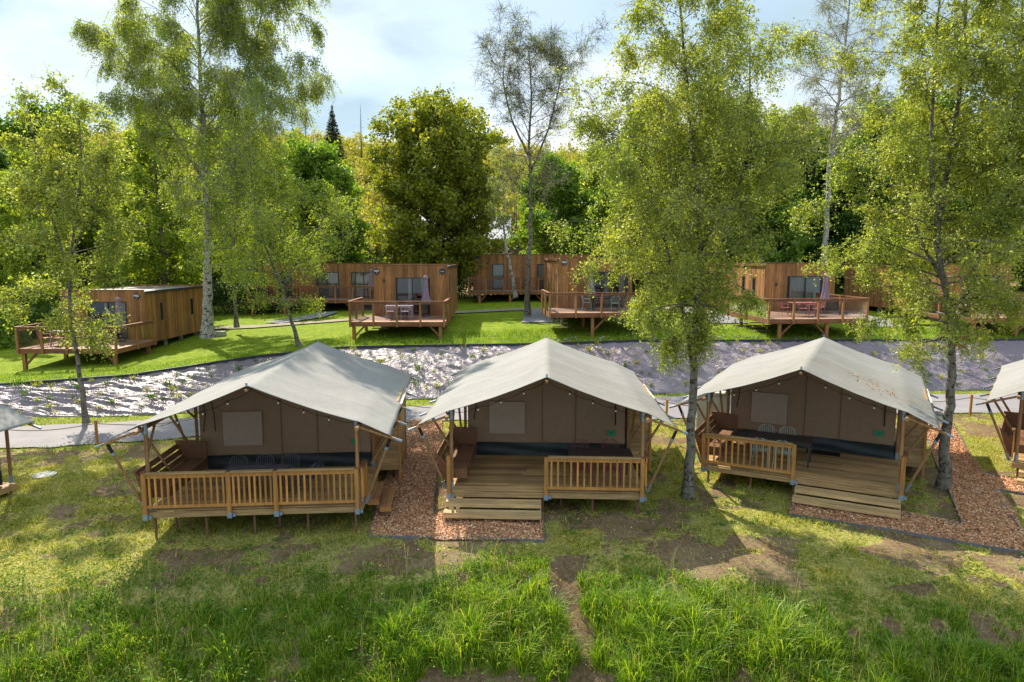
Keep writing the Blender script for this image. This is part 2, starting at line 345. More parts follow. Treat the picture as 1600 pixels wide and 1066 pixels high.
M['dead_leaf'] = leafmat('fallen_leaves', [(.30, .10, .04), (.42, .16, .06), (.35, .13, .07)], .1, .05)
M['stone'] = plain('pale_stone', (.26, .24, .21), .85, 0, .2, 10, .3)
# ---------------------------------------------------------------- terrain
XS = [-60, -30, -24, -20, -16, -12, -8, -4, 0, 2, 6, 10, 16, 24, 40, 60]
def K(xs, vs): return lambda x: np.interp(x, xs, vs)
e_y = K([-30, -16, -13, -11, -8, -4, 0, 3, 6, 9, 12, 16, 30], [7, 8.5, 11.5, 13.3, 13.9, 14.2, 14.35, 13.9, 13.3, 12.7, 12.3, 12, 11])
pn_y = K([-40, -22, -15.3, -3.5, 5.1, 12, 18.5, 40], [20.5, 21.6, 22.7, 26.3, 26.6, 27.0, 27.6, 29])
pf_y = K([-40, -22, -17.2, -4.4, 6.2, 21, 40], [23.6, 24.6, 25.7, 28.9, 30.9, 31.5, 33])
fb_y = K([-40, -20, -15.6, -4.7, 7.8, 21.5, 40], [25.8, 26.8, 27.1, 30.3, 31.7, 32.4, 33.5])
ft_y = K([-40, -21.8, -16.75, -12.1, -8.2, 1.65, 6.7, 23.6, 45], [28, 28.56, 29.36, 31.9, 33.5, 34.7, 35.4, 35.8, 37])
ft_z = K([-40, -21.8, -16.75, -12.1, -8.2, 1.65, 6.7, 23.6, 45], [.9, .97, 1.22, 1.68, 1.92, 1.93, 2.0, 2.0, 2.0])
c_y = K([-60, -24, -18, -8, 60], [33, 33, 34.2, 37, 38])
c_z = K([-60, -24, -19, -8, -3, 2, 10, 25, 60], [.8, .95, 1.25, 2.3, 2.3, 2.4, 2.3, 2.35, 2.5])
def sst(t): return t * t * (3 - 2 * t)
def H(x, y, rough=True):
    x = np.asarray(x, float); y = np.asarray(y, float)
    slope = np.interp(x, [-10, 0, 3, 12], [.62, .62, .55, .42])
    ey = e_y(x)
    ys = [ey - 6, ey - .25, ey + .9, pn_y(x), pf_y(x), fb_y(x), ft_y(x), c_y(x), 47 + 0 * x, 60 + 0 * x, 85 + 0 * x, 120 + 0 * x, 200 + 0 * x, 420 + 0 * x]
    z8 = np.interp(x, [-60, -24, -10, 0, 15, 60], [1.2, 1.5, 2.2, 2.6, 2.6, 2.6]); z9 = np.interp(x, [-60, -20, 0, 60], [2, 2.3, 3.2, 3.4])
    hill = np.interp(x, [-200, -70, -20, 30, 70, 200], [32, 31, 27, 25, 31, 36])
    tz = np.interp(x, [-16, -10, -3, -1, 12, 16], [-.15, -.27, -.24, -.14, -.12, -.05])
    zs = [tz - .12 - slope * 5.75, tz - .12, tz, .02 + 0 * x, .02 + 0 * x, .03 + 0 * x, ft_z(x), c_z(x), z8, z9, 4 + 0 * x, 8 + 0 * x, hill, hill + 6]
    z = zs[0] + 0 * x - np.clip(ys[0] - y, 0, 10) * .35
    for i in range(len(ys) - 1):
        t = np.clip((y - ys[i]) / (ys[i + 1] - ys[i]), 0, 1)
        if i in (1, 8, 9, 10, 11, 12): t = sst(t)
        z = z + (zs[i + 1] - zs[i]) * t
    if rough:
        bank = np.clip((ey + .8 - y) / 1.5, 0, 1); near = (y < pn_y(x) - .3)
        z = z + (fbm(x * 1.3, y * 1.3, 1) - .5) * .30 * bank + (fbm(x * .8, y * .8, 5) - .5) * .07 * near
        gx = 1.35 + .22 * np.sin(y * 1.7) + .9 * (fbm(y * 1.3, y * 0, 46, 3) - .5)       # the worn gully down the bank
        z = z - .22 * np.exp(-((x - gx) / .35) ** 2) * np.clip((ey + .6 - y) / .8, 0, 1)
        z = z + (fbm(x * 5, y * 5, 9) - .5) * .05 * (y < 24)
        z = z + (fbm(x * .1, y * .1, 3) - .5) * 8 * np.clip((y - 130) / 60, 0, 1)
    return z
def h(x, y): return float(H(np.array([x]), np.array([y]))[0])
def grassy(x, y):           # 0..1 how much grows there
    n = .5 * fbm(x * .55, y * .55, 21, 5) + .5 * fbm(x * 1.9, y * 1.9, 25, 4); ey = e_y(x)
    v = np.interp(n, [.36, .60], [.0, 1.0]) * 1.1
    v = v + .05 * np.clip((-4 - x) / 4, 0, 1) * (y > ey)       # greener on the left terrace
    v = v - .16 * np.exp(-(((x - 2.2) / 2.3) ** 2 + ((y - 15.5) / 1.1) ** 2)) - .15 * np.exp(-(((x - 6.6) / 1.9) ** 2 + ((y - 14.8) / .7) ** 2))
    v = v - .45 * np.exp(-(((x - 9.7) / 1.6) ** 2 + ((y - 16.6) / 1.5) ** 2))
    v = v + .16 * np.clip((-1 - x) / 3, 0, 1) * (y > ey) - .03
    b = np.clip((ey + .1 - y) / .9, 0, 1)
    v = v * (1 - b) + b * np.interp(.35 * fbm(x * .8 + 9, y * .8, 31, 4) + .65 * fbm(x * 2.6 + 9, y * 1.8, 35, 4), [.30, .44], [.0, 1.1])
    gx = 1.35 + .22 * np.sin(y * 1.7) + .9 * (fbm(y * 1.3, y * 0, 46, 3) - .5) + .5 * (fbm(x * 2.5, y * 2.5, 47, 3) - .5)
    v = v - 1.1 * np.exp(-((x - gx) / np.interp(y, [10, 14.5], [.22, .42])) ** 4) * (y < ey + .5)
    low = np.clip(((ey - 2.62 + .9 * fbm(x * .9, y * 0, 44)) - y) / .3, 0, 1) * np.clip((3.0 - x) / 1.5, 0, 1)
    v = v - 1.2 * low
    return np.clip(v, 0, 1)
xs = np.concatenate([np.linspace(-260, -70, 14)[:-1], np.linspace(-70, -28, 22)[:-1], np.arange(-28, 28, .13), np.linspace(28, 70, 22), np.linspace(70, 260, 14)[1:]])
ys = np.concatenate([np.linspace(-20, 7, 12)[:-1], np.arange(7, 24, .11), np.arange(24, 48, .3), np.arange(48, 90, 1.2), np.arange(90, 420, 6)])
X, Y = np.meshgrid(xs, ys); Z = H(X, Y)
cut = (Y > fb_y(X) + .15) & (Y < ft_y(X) - .1); Z = Z - .12 * cut
V = np.stack([X.ravel(), Y.ravel(), Z.ravel()], 1); nx, ny = len(xs), len(ys)
def gridfaces(ny, nx):
    i = np.arange(ny - 1)[:, None] * nx + np.arange(nx - 1)[None, :]
    return np.stack([i, i + 1, i + nx + 1, i + nx], -1).reshape(-1, 4)
ground = npmesh('ground', V, gridfaces(ny, nx), M['ground'], smooth=True); ground['kind'] = 'structure'
at = ground.data.color_attributes.new('zone', 'FLOAT_COLOR', 'POINT')
gz = grassy(X, Y); lawnz = np.clip((Y - ft_y(X) + .4) / .4, 0, 1) * np.clip((62 - Y) / 6, 0, 1); lawnz = np.maximum(lawnz, ((Y > pf_y(X)) & (Y < ft_y(X))) * .45); forz = np.clip((Y - 70) / 20, 0, 1)
at.data.foreach_set('color', np.stack([gz.ravel(), lawnz.ravel(), forz.ravel(), np.ones(gz.size)], 1).astype(np.float32).ravel())
def sheet(name, x0, x1, f0, f1, nxx, nyy, mat, off=.02, disp=None, **kw):
    xx = np.linspace(x0, x1, nxx); t = np.linspace(0, 1, nyy)[:, None]
    X = np.repeat(xx[None, :], nyy, 0); Y = f0(xx)[None, :] * (1 - t) + f1(xx)[None, :] * t
    Z = H(X, Y, False) + off
    if disp is not None: Z = Z + disp(X, Y, t)
    o = npmesh(name, np.stack([X.ravel(), Y.ravel(), Z.ravel()], 1), gridfaces(nyy, nxx), mat, smooth=True)
    return tag(o, **kw)
p0 = lambda x: pn_y(x) + .08 * np.sin(x * 2.1) + .05 * np.sin(x * 5.3); p1 = lambda x: pf_y(x) + .07 * np.sin(x * 1.7)
sheet('path', -60, 60, p0, p1, 500, 12, M['path'], .045, kind='structure')
def wr(X, Y, t):
    ed = np.sin(np.pi * np.clip(t, 0, 1)) ** .3
    k = np.clip((-4 - X) / 6, 0, 1)                     # creases run level on the left, slanting on the right
    a1 = 1 - np.abs(2 * fbm(X * .55 + 3, Y * 3.6 + X * .3, 61, 4) - 1); a2 = 1 - np.abs(2 * fbm((X * .62 + Y * .78) * 3.4, (Y * .62 - X * .78) * .75, 71, 4) - 1)
    b = fbm(X * 2.4, Y * 2.8, 81, 3)
    return ed * ((a1 ** 4) * .16 * k + (a2 ** 4) * .17 * (1 - k) + (b - .5) * .07)
fab = sheet('weed_control_fabric', -45, 45, fb_y, ft_y, 1300, 90, M['fabric'], .03, wr, label='wrinkled dark plastic weed sheet covering the planted slope above the path', cat='ground cover sheet')
eb = MB()
for xa in np.arange(-44, 44, .5):
    a = (xa, float(ft_y(xa)), float(ft_z(xa)) + .08); b = (xa + .5, float(ft_y(xa + .5)), float(ft_z(xa + .5)) + .08)
    eb.beam(a, b, .08, .16)
tag(eb.build('edging_board', M['dark'], None), 'dark edging board along the top of the weed sheet slope', 'edging')
def ribbon(name, Lp, Rp, n, mat, off, **kw):
    Lp = np.array(Lp); Rp = np.array(Rp); s = np.linspace(0, len(Lp) - 1, n); k = np.arange(len(Lp))
    lx, ly = np.interp(s, k, Lp[:, 0]), np.interp(s, k, Lp[:, 1]); rx, ry = np.interp(s, k, Rp[:, 0]), np.interp(s, k, Rp[:, 1])
    m = 14; t = np.linspace(0, 1, m)[None, :]
    X = lx[:, None] * (1 - t) + rx[:, None] * t; Y = ly[:, None] * (1 - t) + ry[:, None] * t
    o = npmesh(name, np.stack([X.ravel(), Y.ravel(), (H(X, Y) + off).ravel()], 1), gridfaces(n, m)[:, ::-1], mat, smooth=True); tag(o, **kw)
    return X, Y
def PG(u, v):
    p = PZ(u, v)
    for _ in range(4): p = PZ(u, v, h(p.x, p.y))
    return p
def px(l): return [tuple(PG(u, v)[:2]) for u, v in l]
rng = np.random.default_rng(5)
def scatter_quads(P, size, mat, name, parent=None, flat=.4, asp=.45, rg=None, two=False):
    rg = rg or rng; n = len(P)
    a = rg.normal(size=(n, 3)); a[:, 2] *= flat; a /= np.linalg.norm(a, axis=1)[:, None]
    b = rg.normal(size=(n, 3)); b[:, 2] *= flat; b -= a * (a * b).sum(1)[:, None]; b /= np.linalg.norm(b, axis=1)[:, None]
    s = (size * rg.uniform(.6, 1.35, n))[:, None]; P = np.asarray(P)
    V = np.stack([P - a * s * .5, P + b * s * asp * .5, P + a * s * .5, P - b * s * asp * .5], 1).reshape(-1, 3)
    return npmesh(name, V, np.arange(4 * n).reshape(-1, 4), mat, parent)
CH = []
CH.append(ribbon('chip_path', px([(577, 840), (590, 790), (603, 745), (622, 700), (641, 658)]), px([(676, 843), (678, 790), (683, 735), (688, 700), (692, 658)]), 60, M['chipbase'], .035, kind='structure'))
CH.append(ribbon('chip_path', px([(676, 845), (676, 806)]), px([(848, 848), (848, 806)]), 14, M['chipbase'], .038, kind='structure'))
CH.append(ribbon('chip_path', px([(1233, 806), (1400, 832), (1600, 866), (1760, 892)]), px([(1240, 778), (1402, 800), (1503, 821), (1640, 832)]), 60, M['chipbase'], .035, kind='structure'))
CH.append(ribbon('chip_path', px([(1503, 821), (1483, 770), (1462, 725), (1447, 680), (1440, 645)]), px([(1610, 866), (1585, 800), (1540, 745), (1508, 700), (1480, 645)]), 50, M['chipbase'], .040, kind='structure'))
CH.append(ribbon('chip_path', px([(1552, 767), (1620, 776), (1700, 785)]), px([(1535, 742), (1600, 750), (1700, 762)]), 30, M['chipbase'], .044, kind='structure'))
cp = []
for X_, Y_ in CH:
    nr, nc = X_.shape; area = math.hypot(X_[0, -1] - X_[0, 0], Y_[0, -1] - Y_[0, 0]) * 1.0
    L_ = sum(math.hypot(X_[i+1, 7] - X_[i, 7], Y_[i+1, 7] - Y_[i, 7]) for i in range(nr - 1)); n = int(area * L_ * 900)
    s = rng.uniform(0, nr - 1.001, n); t = rng.uniform(0, nc - 1.001, n); i = s.astype(int); j = t.astype(int); fs = s - i; ft_ = t - j
    bl = lambda A: (A[i, j] * (1 - fs) * (1 - ft_) + A[i + 1, j] * fs * (1 - ft_) + A[i, j + 1] * (1 - fs) * ft_ + A[i + 1, j + 1] * fs * ft_)
    x, y = bl(X_), bl(Y_); cp.append(np.stack([x, y, H(x, y) + .05 + rng.uniform(0, .02, n)], 1))
x_ = rng.uniform(-3.4, 14, 900); y_ = rng.uniform(14.2, 18, 900)
sel = rng.random(900) < .5
cp.append(np.stack([x_, y_, H(x_, y_) + .012], 1)[sel])
tag(scatter_quads(np.concatenate(cp), .065, M['chip'], 'wood_chips', flat=.35), 'loose reddish wood chips spread over the footpaths between the tents', 'wood chips', kind='stuff')
def edge_line(l, lb):
    P = px(l); ed = MB()
    for (a, b) in zip(P[:-1], P[1:]):
        n = max(1, int(math.hypot(b[0]-a[0], b[1]-a[1]) / .6))
        for i in range(n):
            q = [(a[0] + (b[0]-a[0]) * k / n, a[1] + (b[1]-a[1]) * k / n) for k in (i, i + 1)]
            ed.beam((*q[0], h(*q[0]) + .03), (*q[1], h(*q[1]) + .03), .022, .08)
    tag(ed.build('path_edging', M['edging'], None), lb, 'edging')
for k, l in enumerate(([(577, 841), (590, 790), (603, 745), (622, 700)], [(577, 841), (850, 848), (849, 806)], [(676, 808), (678, 780), (683, 735), (688, 700)],
          [(1233, 806), (1400, 832), (1600, 866), (1700, 885)], [(1238, 778), (1233, 806)], [(1400, 803), (1505, 823), (1483, 770), (1462, 725), (1447, 680)],
          [(1680, 782), (1552, 767), (1600, 840)], [(1535, 742), (1508, 700), (1480, 650)], [(1535, 742), (1660, 757)])):
    edge_line(l, ['grey edging on the left side of the chip path beside the first tent', 'grey edging across the near end of the chip path, below the middle tent steps', 'grey edging between chip path and grass strip left of the middle tent', 'long grey edging along the near side of the chip path below the third tent', 'short grey edging left of the third tent steps', 'grey edging around the shaded grass beside the third tent deck', 'grey edging between the two branches of the chip path at the right edge', 'grey edging on the far side of the chip path right of the bird box tree', 'grey edging above the chip branch leading to the rightmost tent'][k])
# upper gravel lane and gravel patches
def lane(name, pts, wd, mat, off=.05, **kw):
    L_, R_ = [], []
    for i, p in enumerate(pts):
        a = Vector(pts[max(i - 1, 0)]); b = Vector(pts[min(i + 1, len(pts) - 1)]); d = (b - a).normalized(); q = Vector((-d.y, d.x)) * wd / 2
        L_.append((p[0] + q.x, p[1] + q.y)); R_.append((p[0] - q.x, p[1] - q.y))
    return ribbon(name, L_[::-1], R_[::-1], 60, mat, off, **kw)
lane('lane', [(-26, 46.5), (-17, 45.2), (-9, 46.8), (-3.8, 48.5), (2.5, 49.2), (10, 49.5), (24, 50)], 1.5, M['lane'], .07, kind='structure')
lane('gravel_patch', [(1.5, 41), (1.8, 45), (2.3, 49.5)], 1.9, M['gravel'], .06, kind='structure')
lane('gravel_patch', [(13.2, 41), (13.2, 46), (12.6, 50)], 2.3, M['gravel'], .06, kind='structure')
lane('gravel_patch', [(21.8, 39), (22.2, 44), (22.6, 50)], 2.6, M['gravel'], .06, kind='structure')
lane('gravel_patch', [(-16.5, 46.8), (-14.5, 49.5), (-14.2, 52)], 2.0, M['gravel'], .09, kind='structure')
# ---------------------------------------------------------------- grass
def blades(P, ht, wd, lean, mat, name, rg, **kw):
    n = len(P); az = rg.uniform(0, 2 * np.pi, n); d = np.stack([np.cos(az), np.sin(az), 0 * az], 1); s = np.stack([-np.sin(az), np.cos(az), 0 * az], 1)
    tw = rg.uniform(-1, 1, n)[:, None]; s = s * np.cos(tw) + d * np.sin(tw)
    ht = ht[:, None]; wd = wd[:, None]; le = (lean * rg.uniform(.2, 1.3, n))[:, None]; up = np.array([[0, 0, 1.0]])
    p0 = P; p1 = P + up * ht * .5 + d * le * ht * .18; p2 = P + up * ht * .85 + d * le * ht * .5; p3 = P + up * ht * .92 + d * le * ht * .95
    V = np.stack([p0 - s * wd * .5, p0 + s * wd * .5, p1 + s * wd * .45, p1 - s * wd * .45, p2 + s * wd * .28, p2 - s * wd * .28, p3 + s * wd * .03, p3 - s * wd * .03], 1).reshape(-1, 3)
    b = np.arange(n)[:, None] * 8; F = np.concatenate([b + np.array([[0, 1, 2, 3]]), b + np.array([[3, 2, 4, 5]]), b + np.array([[5, 4, 6, 7]])], 0)
    return tag(npmesh(name, V, F, mat), **kw)
def pts_where(n, x0, x1, y0, y1, prob, rg, z=0):
    x = rg.uniform(x0, x1, n); y = rg.uniform(y0, y1, n); k = rg.random(n) < prob(x, y); x, y = x[k], y[k]
    return np.stack([x, y, H(x, y) + z], 1)
rg = np.random.default_rng(11)
bankp = lambda x, y: np.clip((e_y(x) + .15 + .5 * (vnoise(x * 1.3, y * 0, 3) - .5) - y) / .35, 0, 1) * np.clip(grassy(x, y) * 2.2 - .15, 0, 1)
P = pts_where(360000, -13, 13, 8.6, 14.9, bankp, rg, -.02)
patch = np.interp(fbm(P[:, 0] * .45, P[:, 1] * .45, 51, 4), [.3, .7], [.45, 1.25]) * np.interp(.5 * vnoise(P[:, 0] * 2.6, P[:, 1] * 2.6, 52) + .5 * vnoise(P[:, 0] * 6, P[:, 1] * 6, 54), [.2, .8], [.3, 1.6])
keep = rg.random(len(P)) < np.interp(P[:, 0], [-10, -4, -2], [.85, .9, 1]) * np.interp(vnoise(P[:, 0] * 4.5, P[:, 1] * 4.5, 53), [.2, .55], [.35, 1]); P, patch = P[keep], patch[keep]
right = np.interp(P[:, 0], [-12, -6, 0, 2, 12], [.6, .9, 1.0, 1.05, .9])
ed_ = np.clip((e_y(P[:, 0]) - P[:, 1]) / 1.5, .22, 1)
blades(P, rg.uniform(.22, .60, len(P)) * patch * right * ed_, rg.uniform(.010, .021, len(P)), .8, M['tall_grass'], 'tall_grass', rg, label='tall lush green grass covering the bank in the foreground', cat='grass', kind='stuff')
terp = lambda x, y: (y > e_y(x) - .3) * (y < pn_y(x) - .05) * np.clip(grassy(x, y) * 1.5 - .40, .13 * (vnoise(x * 7, y * 7, 95) > .45) + .02, 1) * .9
P = pts_where(560000, -16, 22, 12, 28, terp, rg)
def inribbon(P, X_, Y_):
    poly = np.concatenate([np.stack([X_[:, 0], Y_[:, 0]], 1), np.stack([X_[::-1, -1], Y_[::-1, -1]], 1)]); c = np.zeros(len(P), bool); j = len(poly) - 1
    for i in range(len(poly)):
        xi, yi = poly[i]; xj, yj = poly[j]; k = ((yi > P[:, 1]) != (yj > P[:, 1])) & (P[:, 0] < (xj - xi) * (P[:, 1] - yi) / (yj - yi + 1e-9) + xi); c ^= k; j = i
    return c
for X_, Y_ in CH: P = P[~inribbon(P, X_, Y_)]
cl = vnoise(P[:, 0] * 3, P[:, 1] * 3, 91)
blades(P, rg.uniform(.025, .085, len(P)) * (.35 + 1.5 * cl ** 2 * vnoise(P[:, 0] * 8, P[:, 1] * 8, 92) * 1.6 + .3 * cl), rg.uniform(.009, .018, len(P)), 1.3, M['short_grass'], 'short_grass', rg, label='patchy short grass growing on the soil around the tents', cat='grass', kind='stuff')
lp = lambda x, y: ((y > ft_y(x) + .06) & (y < ft_y(x) + 3.2) | (y > pf_y(x) + .05) & (y < fb_y(x) + .05) | (y < pn_y(x) + .1) & (y > pn_y(x) - .5))
P = pts_where(150000, -27, 28, 20, 39, lp, rg)
upp = (P[:, 1] > ft_y(P[:, 0])); long_ = np.where(upp & (P[:, 0] > -9), np.interp(fbm(P[:, 0], P[:, 1], 14), [.35, .65], [.6, 1.9]), .7)
blades(P, rg.uniform(.06, .16, len(P)) * long_, rg.uniform(.012, .026, len(P)), 1.1, M['lawn_grass'], 'verge_grass', rg, label='bright verge grass along the path and the top of the slope', cat='grass', kind='stuff')
x = rg.uniform(-12, 13, 2600); y = rg.uniform(9.5, 14.8, 2600); k = rg.random(2600) < bankp(x, y); P = np.stack([x, y, H(x, y)], 1)[k]
blades(P, rg.uniform(.4, .95, len(P)), rg.uniform(.006, .010, len(P)), .5, M['straw'], 'seed_stalks', rg, label='dry straw coloured stalks standing in the tall bank grass', cat='stalks', kind='stuff')
# broad-leaved weeds among the grass
W = []
for i in range(5200):
    x = rg.uniform(-12, 13); y = rg.uniform(10, 22)
    inb = y < e_y(x) + .2
    if rg.random() > ((.8 if x < -2.5 else .22) if inb else .40): continue
    if -3.4 < x < 1.3 and 14.8 < y < 26: continue
    if float(grassy(np.array([x]), np.array([y]))[0]) < .35 and rg.random() > .4: continue
    big_ = inb and rg.random() < .45; n = int(rg.integers(40, 110)) if big_ else int(rg.integers(6, 22)); r = rg.uniform(.12, .22) if big_ else rg.uniform(.04, .13); q = rg.normal(size=(n, 3)) * r; q[:, 2] = np.abs(q[:, 2]) * (1.5 if inb else .3) + .015
    W.append(q + np.array([x, y, h(x, y)]))
W = np.concatenate(W)
tag(scatter_quads(W, .055, M['weed'], 'broadleaf_weeds', flat=.5, asp=.6), 'low broad leaved weeds scattered through the grass of the terrace and bank', 'weeds', kind='stuff')
x = rg.uniform(-12, 12, 60); y = rg.uniform(10.5, 14.3, 60); tag(scatter_quads(np.repeat(np.stack([x, y, H(x, y) + rg.uniform(.2, .5, 60)], 1), 3, 0), .028, M['flower'], 'wild_flowers', flat=1, asp=.9), 'tiny yellow wild flowers dotted in the tall bank grass', 'flowers', kind='stuff')
# pebbles on the soil
x = rg.uniform(-12, 13, 900); y = rg.uniform(10.4, 20, 900); k = grassy(x, y) < .5
P = np.stack([x, y, H(x, y) + .008], 1)[k]; st = MB()
for p in P[:200]:
    st.ball(p, rg.uniform(.012, .035), 5, .6)
tag(st.build('pebbles', M['stone']), 'small pale pebbles on the bare soil near the tents', 'pebbles', kind='stuff')
# ---------------------------------------------------------------- safari tents
def tent(loc, rz, spec, label, group='safari tents on the grass terrace'):
    root = empty('safari_tent', loc, rz, label, 'tent', group); D = .5; W = 5.0
    gz = lambda x, y: h(loc[0] + x * math.cos(rz) - y * math.sin(rz), loc[1] + x * math.sin(rz) + y * math.cos(rz)) - loc[2]
    rg = random.Random(int(loc[0] * 31))
    b = MB(); y = .004
    while y < 3.3:
        x = -.02; cuts = sorted([rg.uniform(1.3, 3.7)])
        for a, c in zip([-.02] + cuts, cuts + [W + .02]): b.box(a, c - .004, y, y + .136, D - .03, D + rg.uniform(-.002, .002))
        y += .142
    b.build('deck_boards', M['pine_x'], root)
    b = MB(); b.box(-.03, W + .03, -.05, -.004, D - .175, D - .034); b.box(-.03, .02, -.004, 8, D - .20, D - .034); b.box(W - .02, W + .03, -.004, 8, D - .20, D - .034)
    b.box(.02, W - .02, 3.3, 8, D - .16, D - .036)
    b.build('deck_frame', M['pine_x'], root, bevel=.006)
    for x, y in [(.12, .1), (.42, .55), (1.3, .12), (2.42, .15), (3.7, .12), (4.85, .1), (2.9, .6), (1.2, 3.2), (4.9, 3.2), (.1, 3.2), (.1, 6), (4.9, 6), (4.9, 7.9), (.1, 7.9), (2.5, 7.9)]:
        MB().tube([(x, y, gz(x, y) - .25), (x, y, D - .17)], .03, 6).build('support_post', M['rust'], root)
    # railings
    def railing(p, q, n, z0=D, side=False):
        p = Vector(p); q = Vector(q); d = (q - p)
        m = MB(); m.beam(p + Vector((0, 0, .86)), q + Vector((0, 0, .86)), .035, .10); m.beam(p + Vector((0, 0, .12)), q + Vector((0, 0, .12)), .04, .07)
        for i in range(n):
            c = p + d * ((i + .5) / n); m.beam(c + Vector((0, 0, .155)), c + Vector((0, 0, .81)), .038, .045, (1, 0, 0))
        o = m.build('railing', M['pine_z'], root)
        MB().beam(p + Vector((0, 0, .93)), q + Vector((0, 0, .93)), .13, .035).build('handrail', M['cedar_x' if side else 'pine_x'], o, bevel=.005)
    def rpost(x, y=-.09):
        MB().box(x - .05, x + .05, y - .045, y + .045, D - .16, D + .92).build('railing_post', M['pine_z'], root, bevel=.006)
        m = MB(); m.box(x - .056, x + .056, y - .052, y + .052, D - .20, D - .07); m.box(x + .062, x + .13, y - .02, y + .035, D - .18, D - .10); m.build('post_shoe', M['steel'], root, bevel=.004)
    rl = spec.get('rail')
    if rl == 'full':
        xs_ = [0, 1.93, 3.02, 4.93]
        for x in xs_: rpost(x)
        for a, c, n in ((0, 1.93, 13), (1.93, 3.02, 8), (3.02, 4.93, 13)): railing((a + .05, -.09, D), (c - .05, -.09, D), n)
        railing((W + .04, -.05, D), (W + .04, .55, D), 3, side=True)
        MB().box(W - .01, W + .09, .55, .65, D - .16, D + .92).build('railing_post', M['pine_z'], root, bevel=.006)
        st = MB()
        for k, (z, x0) in enumerate(((.36, W + .06), (.17, W + .36))):
            for j in range(2): st.box(x0 + j * .148, x0 + j * .148 + .142, .75, 2.1, z - .03, z)
            st.box(x0, x0 + .29, .752, .79, z - .16, z - .032); st.box(x0, x0 + .29, 2.06, 2.098, z - .16, z - .032)
        st.build('steps', M['pine_y'], root)
    elif rl == 'right':
        for x in (2.5, 4.93): rpost(x)
        railing((2.55, -.09, D), (4.88, -.09, D), 14); railing((W + .04, -.05, D), (W + .04, .55, D), 3, side=True)
        rpost(-.0)
    elif rl == 'left':
        for x in (0, 2.42): rpost(x)
        railing((.05, -.09, D), (2.37, -.09, D), 14); rpost(W)
        railing((W + .04, -.05, D), (W + .04, .5, D), 3, side=True)
    sx = spec.get('steps')
    if sx:
        for k, (z, y0) in enumerate(((.31, -.37), (.145, -.70))):
            m = MB()
            for j in range(2): m.box(sx[0] - .02 * k, sx[1], y0 + j * .138, y0 + j * .138 + .13, z - .035, z)
            m.box(sx[0] - .02 * k, sx[1], y0 - .004, y0 + .03, z - .14, z - .037); m.box(sx[0], sx[0] + .04, y0 + .02, y0 + .28, z - .3, z - .037); m.box(sx[1] - .04, sx[1], y0 + .02, y0 + .28, z - .3, z - .037)
            m.build('step', M['step'], root, bevel=.006)
    # roof
    RZ, KZ, EZ = 3.02, 2.12, 1.74; yf, yb = spec.get('roof_y', (-.22, 8.0)); ext = .78
    prof = [(-ext, EZ), (.0, KZ), (2.5, RZ), (5.0, KZ), (5 + ext, EZ)]
    bays = [yf, 1.5, 3.2, 5.2, yb]; NB = 4
    nu, nv = 60, 72; V = []; rsd = rg.uniform(0, 50)
    for j in range(nv + 1):
        y = yf + (yb - yf) * j / nv
        k = max(i for i in range(4) if y >= bays[i] - 1e-6); bt = (y - bays[k]) / (bays[k + 1] - bays[k])
        for i in range(nu + 1):
            x = -ext + (5 + 2 * ext) * i / nu
            z = np.interp(x, [p[0] for p in prof], [p[1] for p in prof])
            s = abs(x - 2.5) / 2.5
            if s < 1: z -= .055 * math.sin(math.pi * s)
            z -= .040 * math.sin(math.pi * bt) ** .75 * (.12 + .88 * math.sin(math.pi * min(1, abs(x - 2.5) / 3.28)) ** .6)
            z += .003 * math.sin(x * 9 + y * 3 + rsd) * math.sin(y * 2.3 + rsd) + .012 * (float(fbm(np.array([x * 1.4 + rsd]), np.array([y * .9]), 3)[0]) - .5)
            yy = y
            if j == 0: yy = y + .05 * math.sin(math.pi * min(1, s)) * .6 + (.06 if s > 1 else 0)
            xx = x + (-.03 if i == 0 else .03 if i == nu else 0) * -math.sin(math.pi * bt)
            V.append((xx, yy, D + z))
    F = []
    for j in range(nv):
        for i in range(nu): a = j * (nu + 1) + i; F.append((a, a + 1, a + nu + 2, a + nu + 1))
    roof = npmesh('roof_canvas', V, F, M['roof_canvas'], root, smooth=True)
    sm = roof.modifiers.new('solid', 'SOLIDIFY'); sm.thickness = .012; sm.offset = -1
    if spec.get('leaves'):
        rr = np.random.default_rng(3); n = 230; t = rr.random(n); x = 3.6 + 1.5 * t + rr.normal(0, .3, n); y = 2.6 - 1.2 * t + rr.normal(0, .28, n)
        lx = x * math.cos(rz) - y * math.sin(rz) + loc[0]; ly = x * math.sin(rz) + y * math.cos(rz) + loc[1]
        VV = np.array(V).reshape(nv + 1, nu + 1, 3); ii = np.clip(((x + ext) / (5 + 2 * ext) * nu).round().astype(int), 0, nu); jj = np.clip(((y - yf) / (yb - yf) * nv).round().astype(int), 0, nv)
        k = fbm(x * 3.5, y * 3.5, 7) > .52
        tag(scatter_quads(np.stack([lx, ly, VV[jj, ii, 2] + .02 + loc[2]], 1)[k], .06, M['dead_leaf'], 'fallen_leaves', flat=.25, asp=.6), 'rusty fallen leaves lying on the right slope of the third tent roof', 'leaves', kind='stuff')
    MB().beam((2.5, yf - .10, D + RZ - .11), (2.5, yb + .1, D + RZ - .11), .07, .07).build('ridge_pole', M['pole'], root, bevel=.02)
    for y in (yf - .02, yb + .02): MB().tube([(2.5, y, D + RZ - .02), (2.5, y, D + RZ + .07)], .025, 6).build('ridge_cap', M['steel'], root)
    for x in (0, W):
        MB().tube([(x, yf - .16, D + KZ - .15), (x, yb + .1, D + KZ - .15)], .05, 10).build('wall_plate', M['pole'], root, smooth=False)
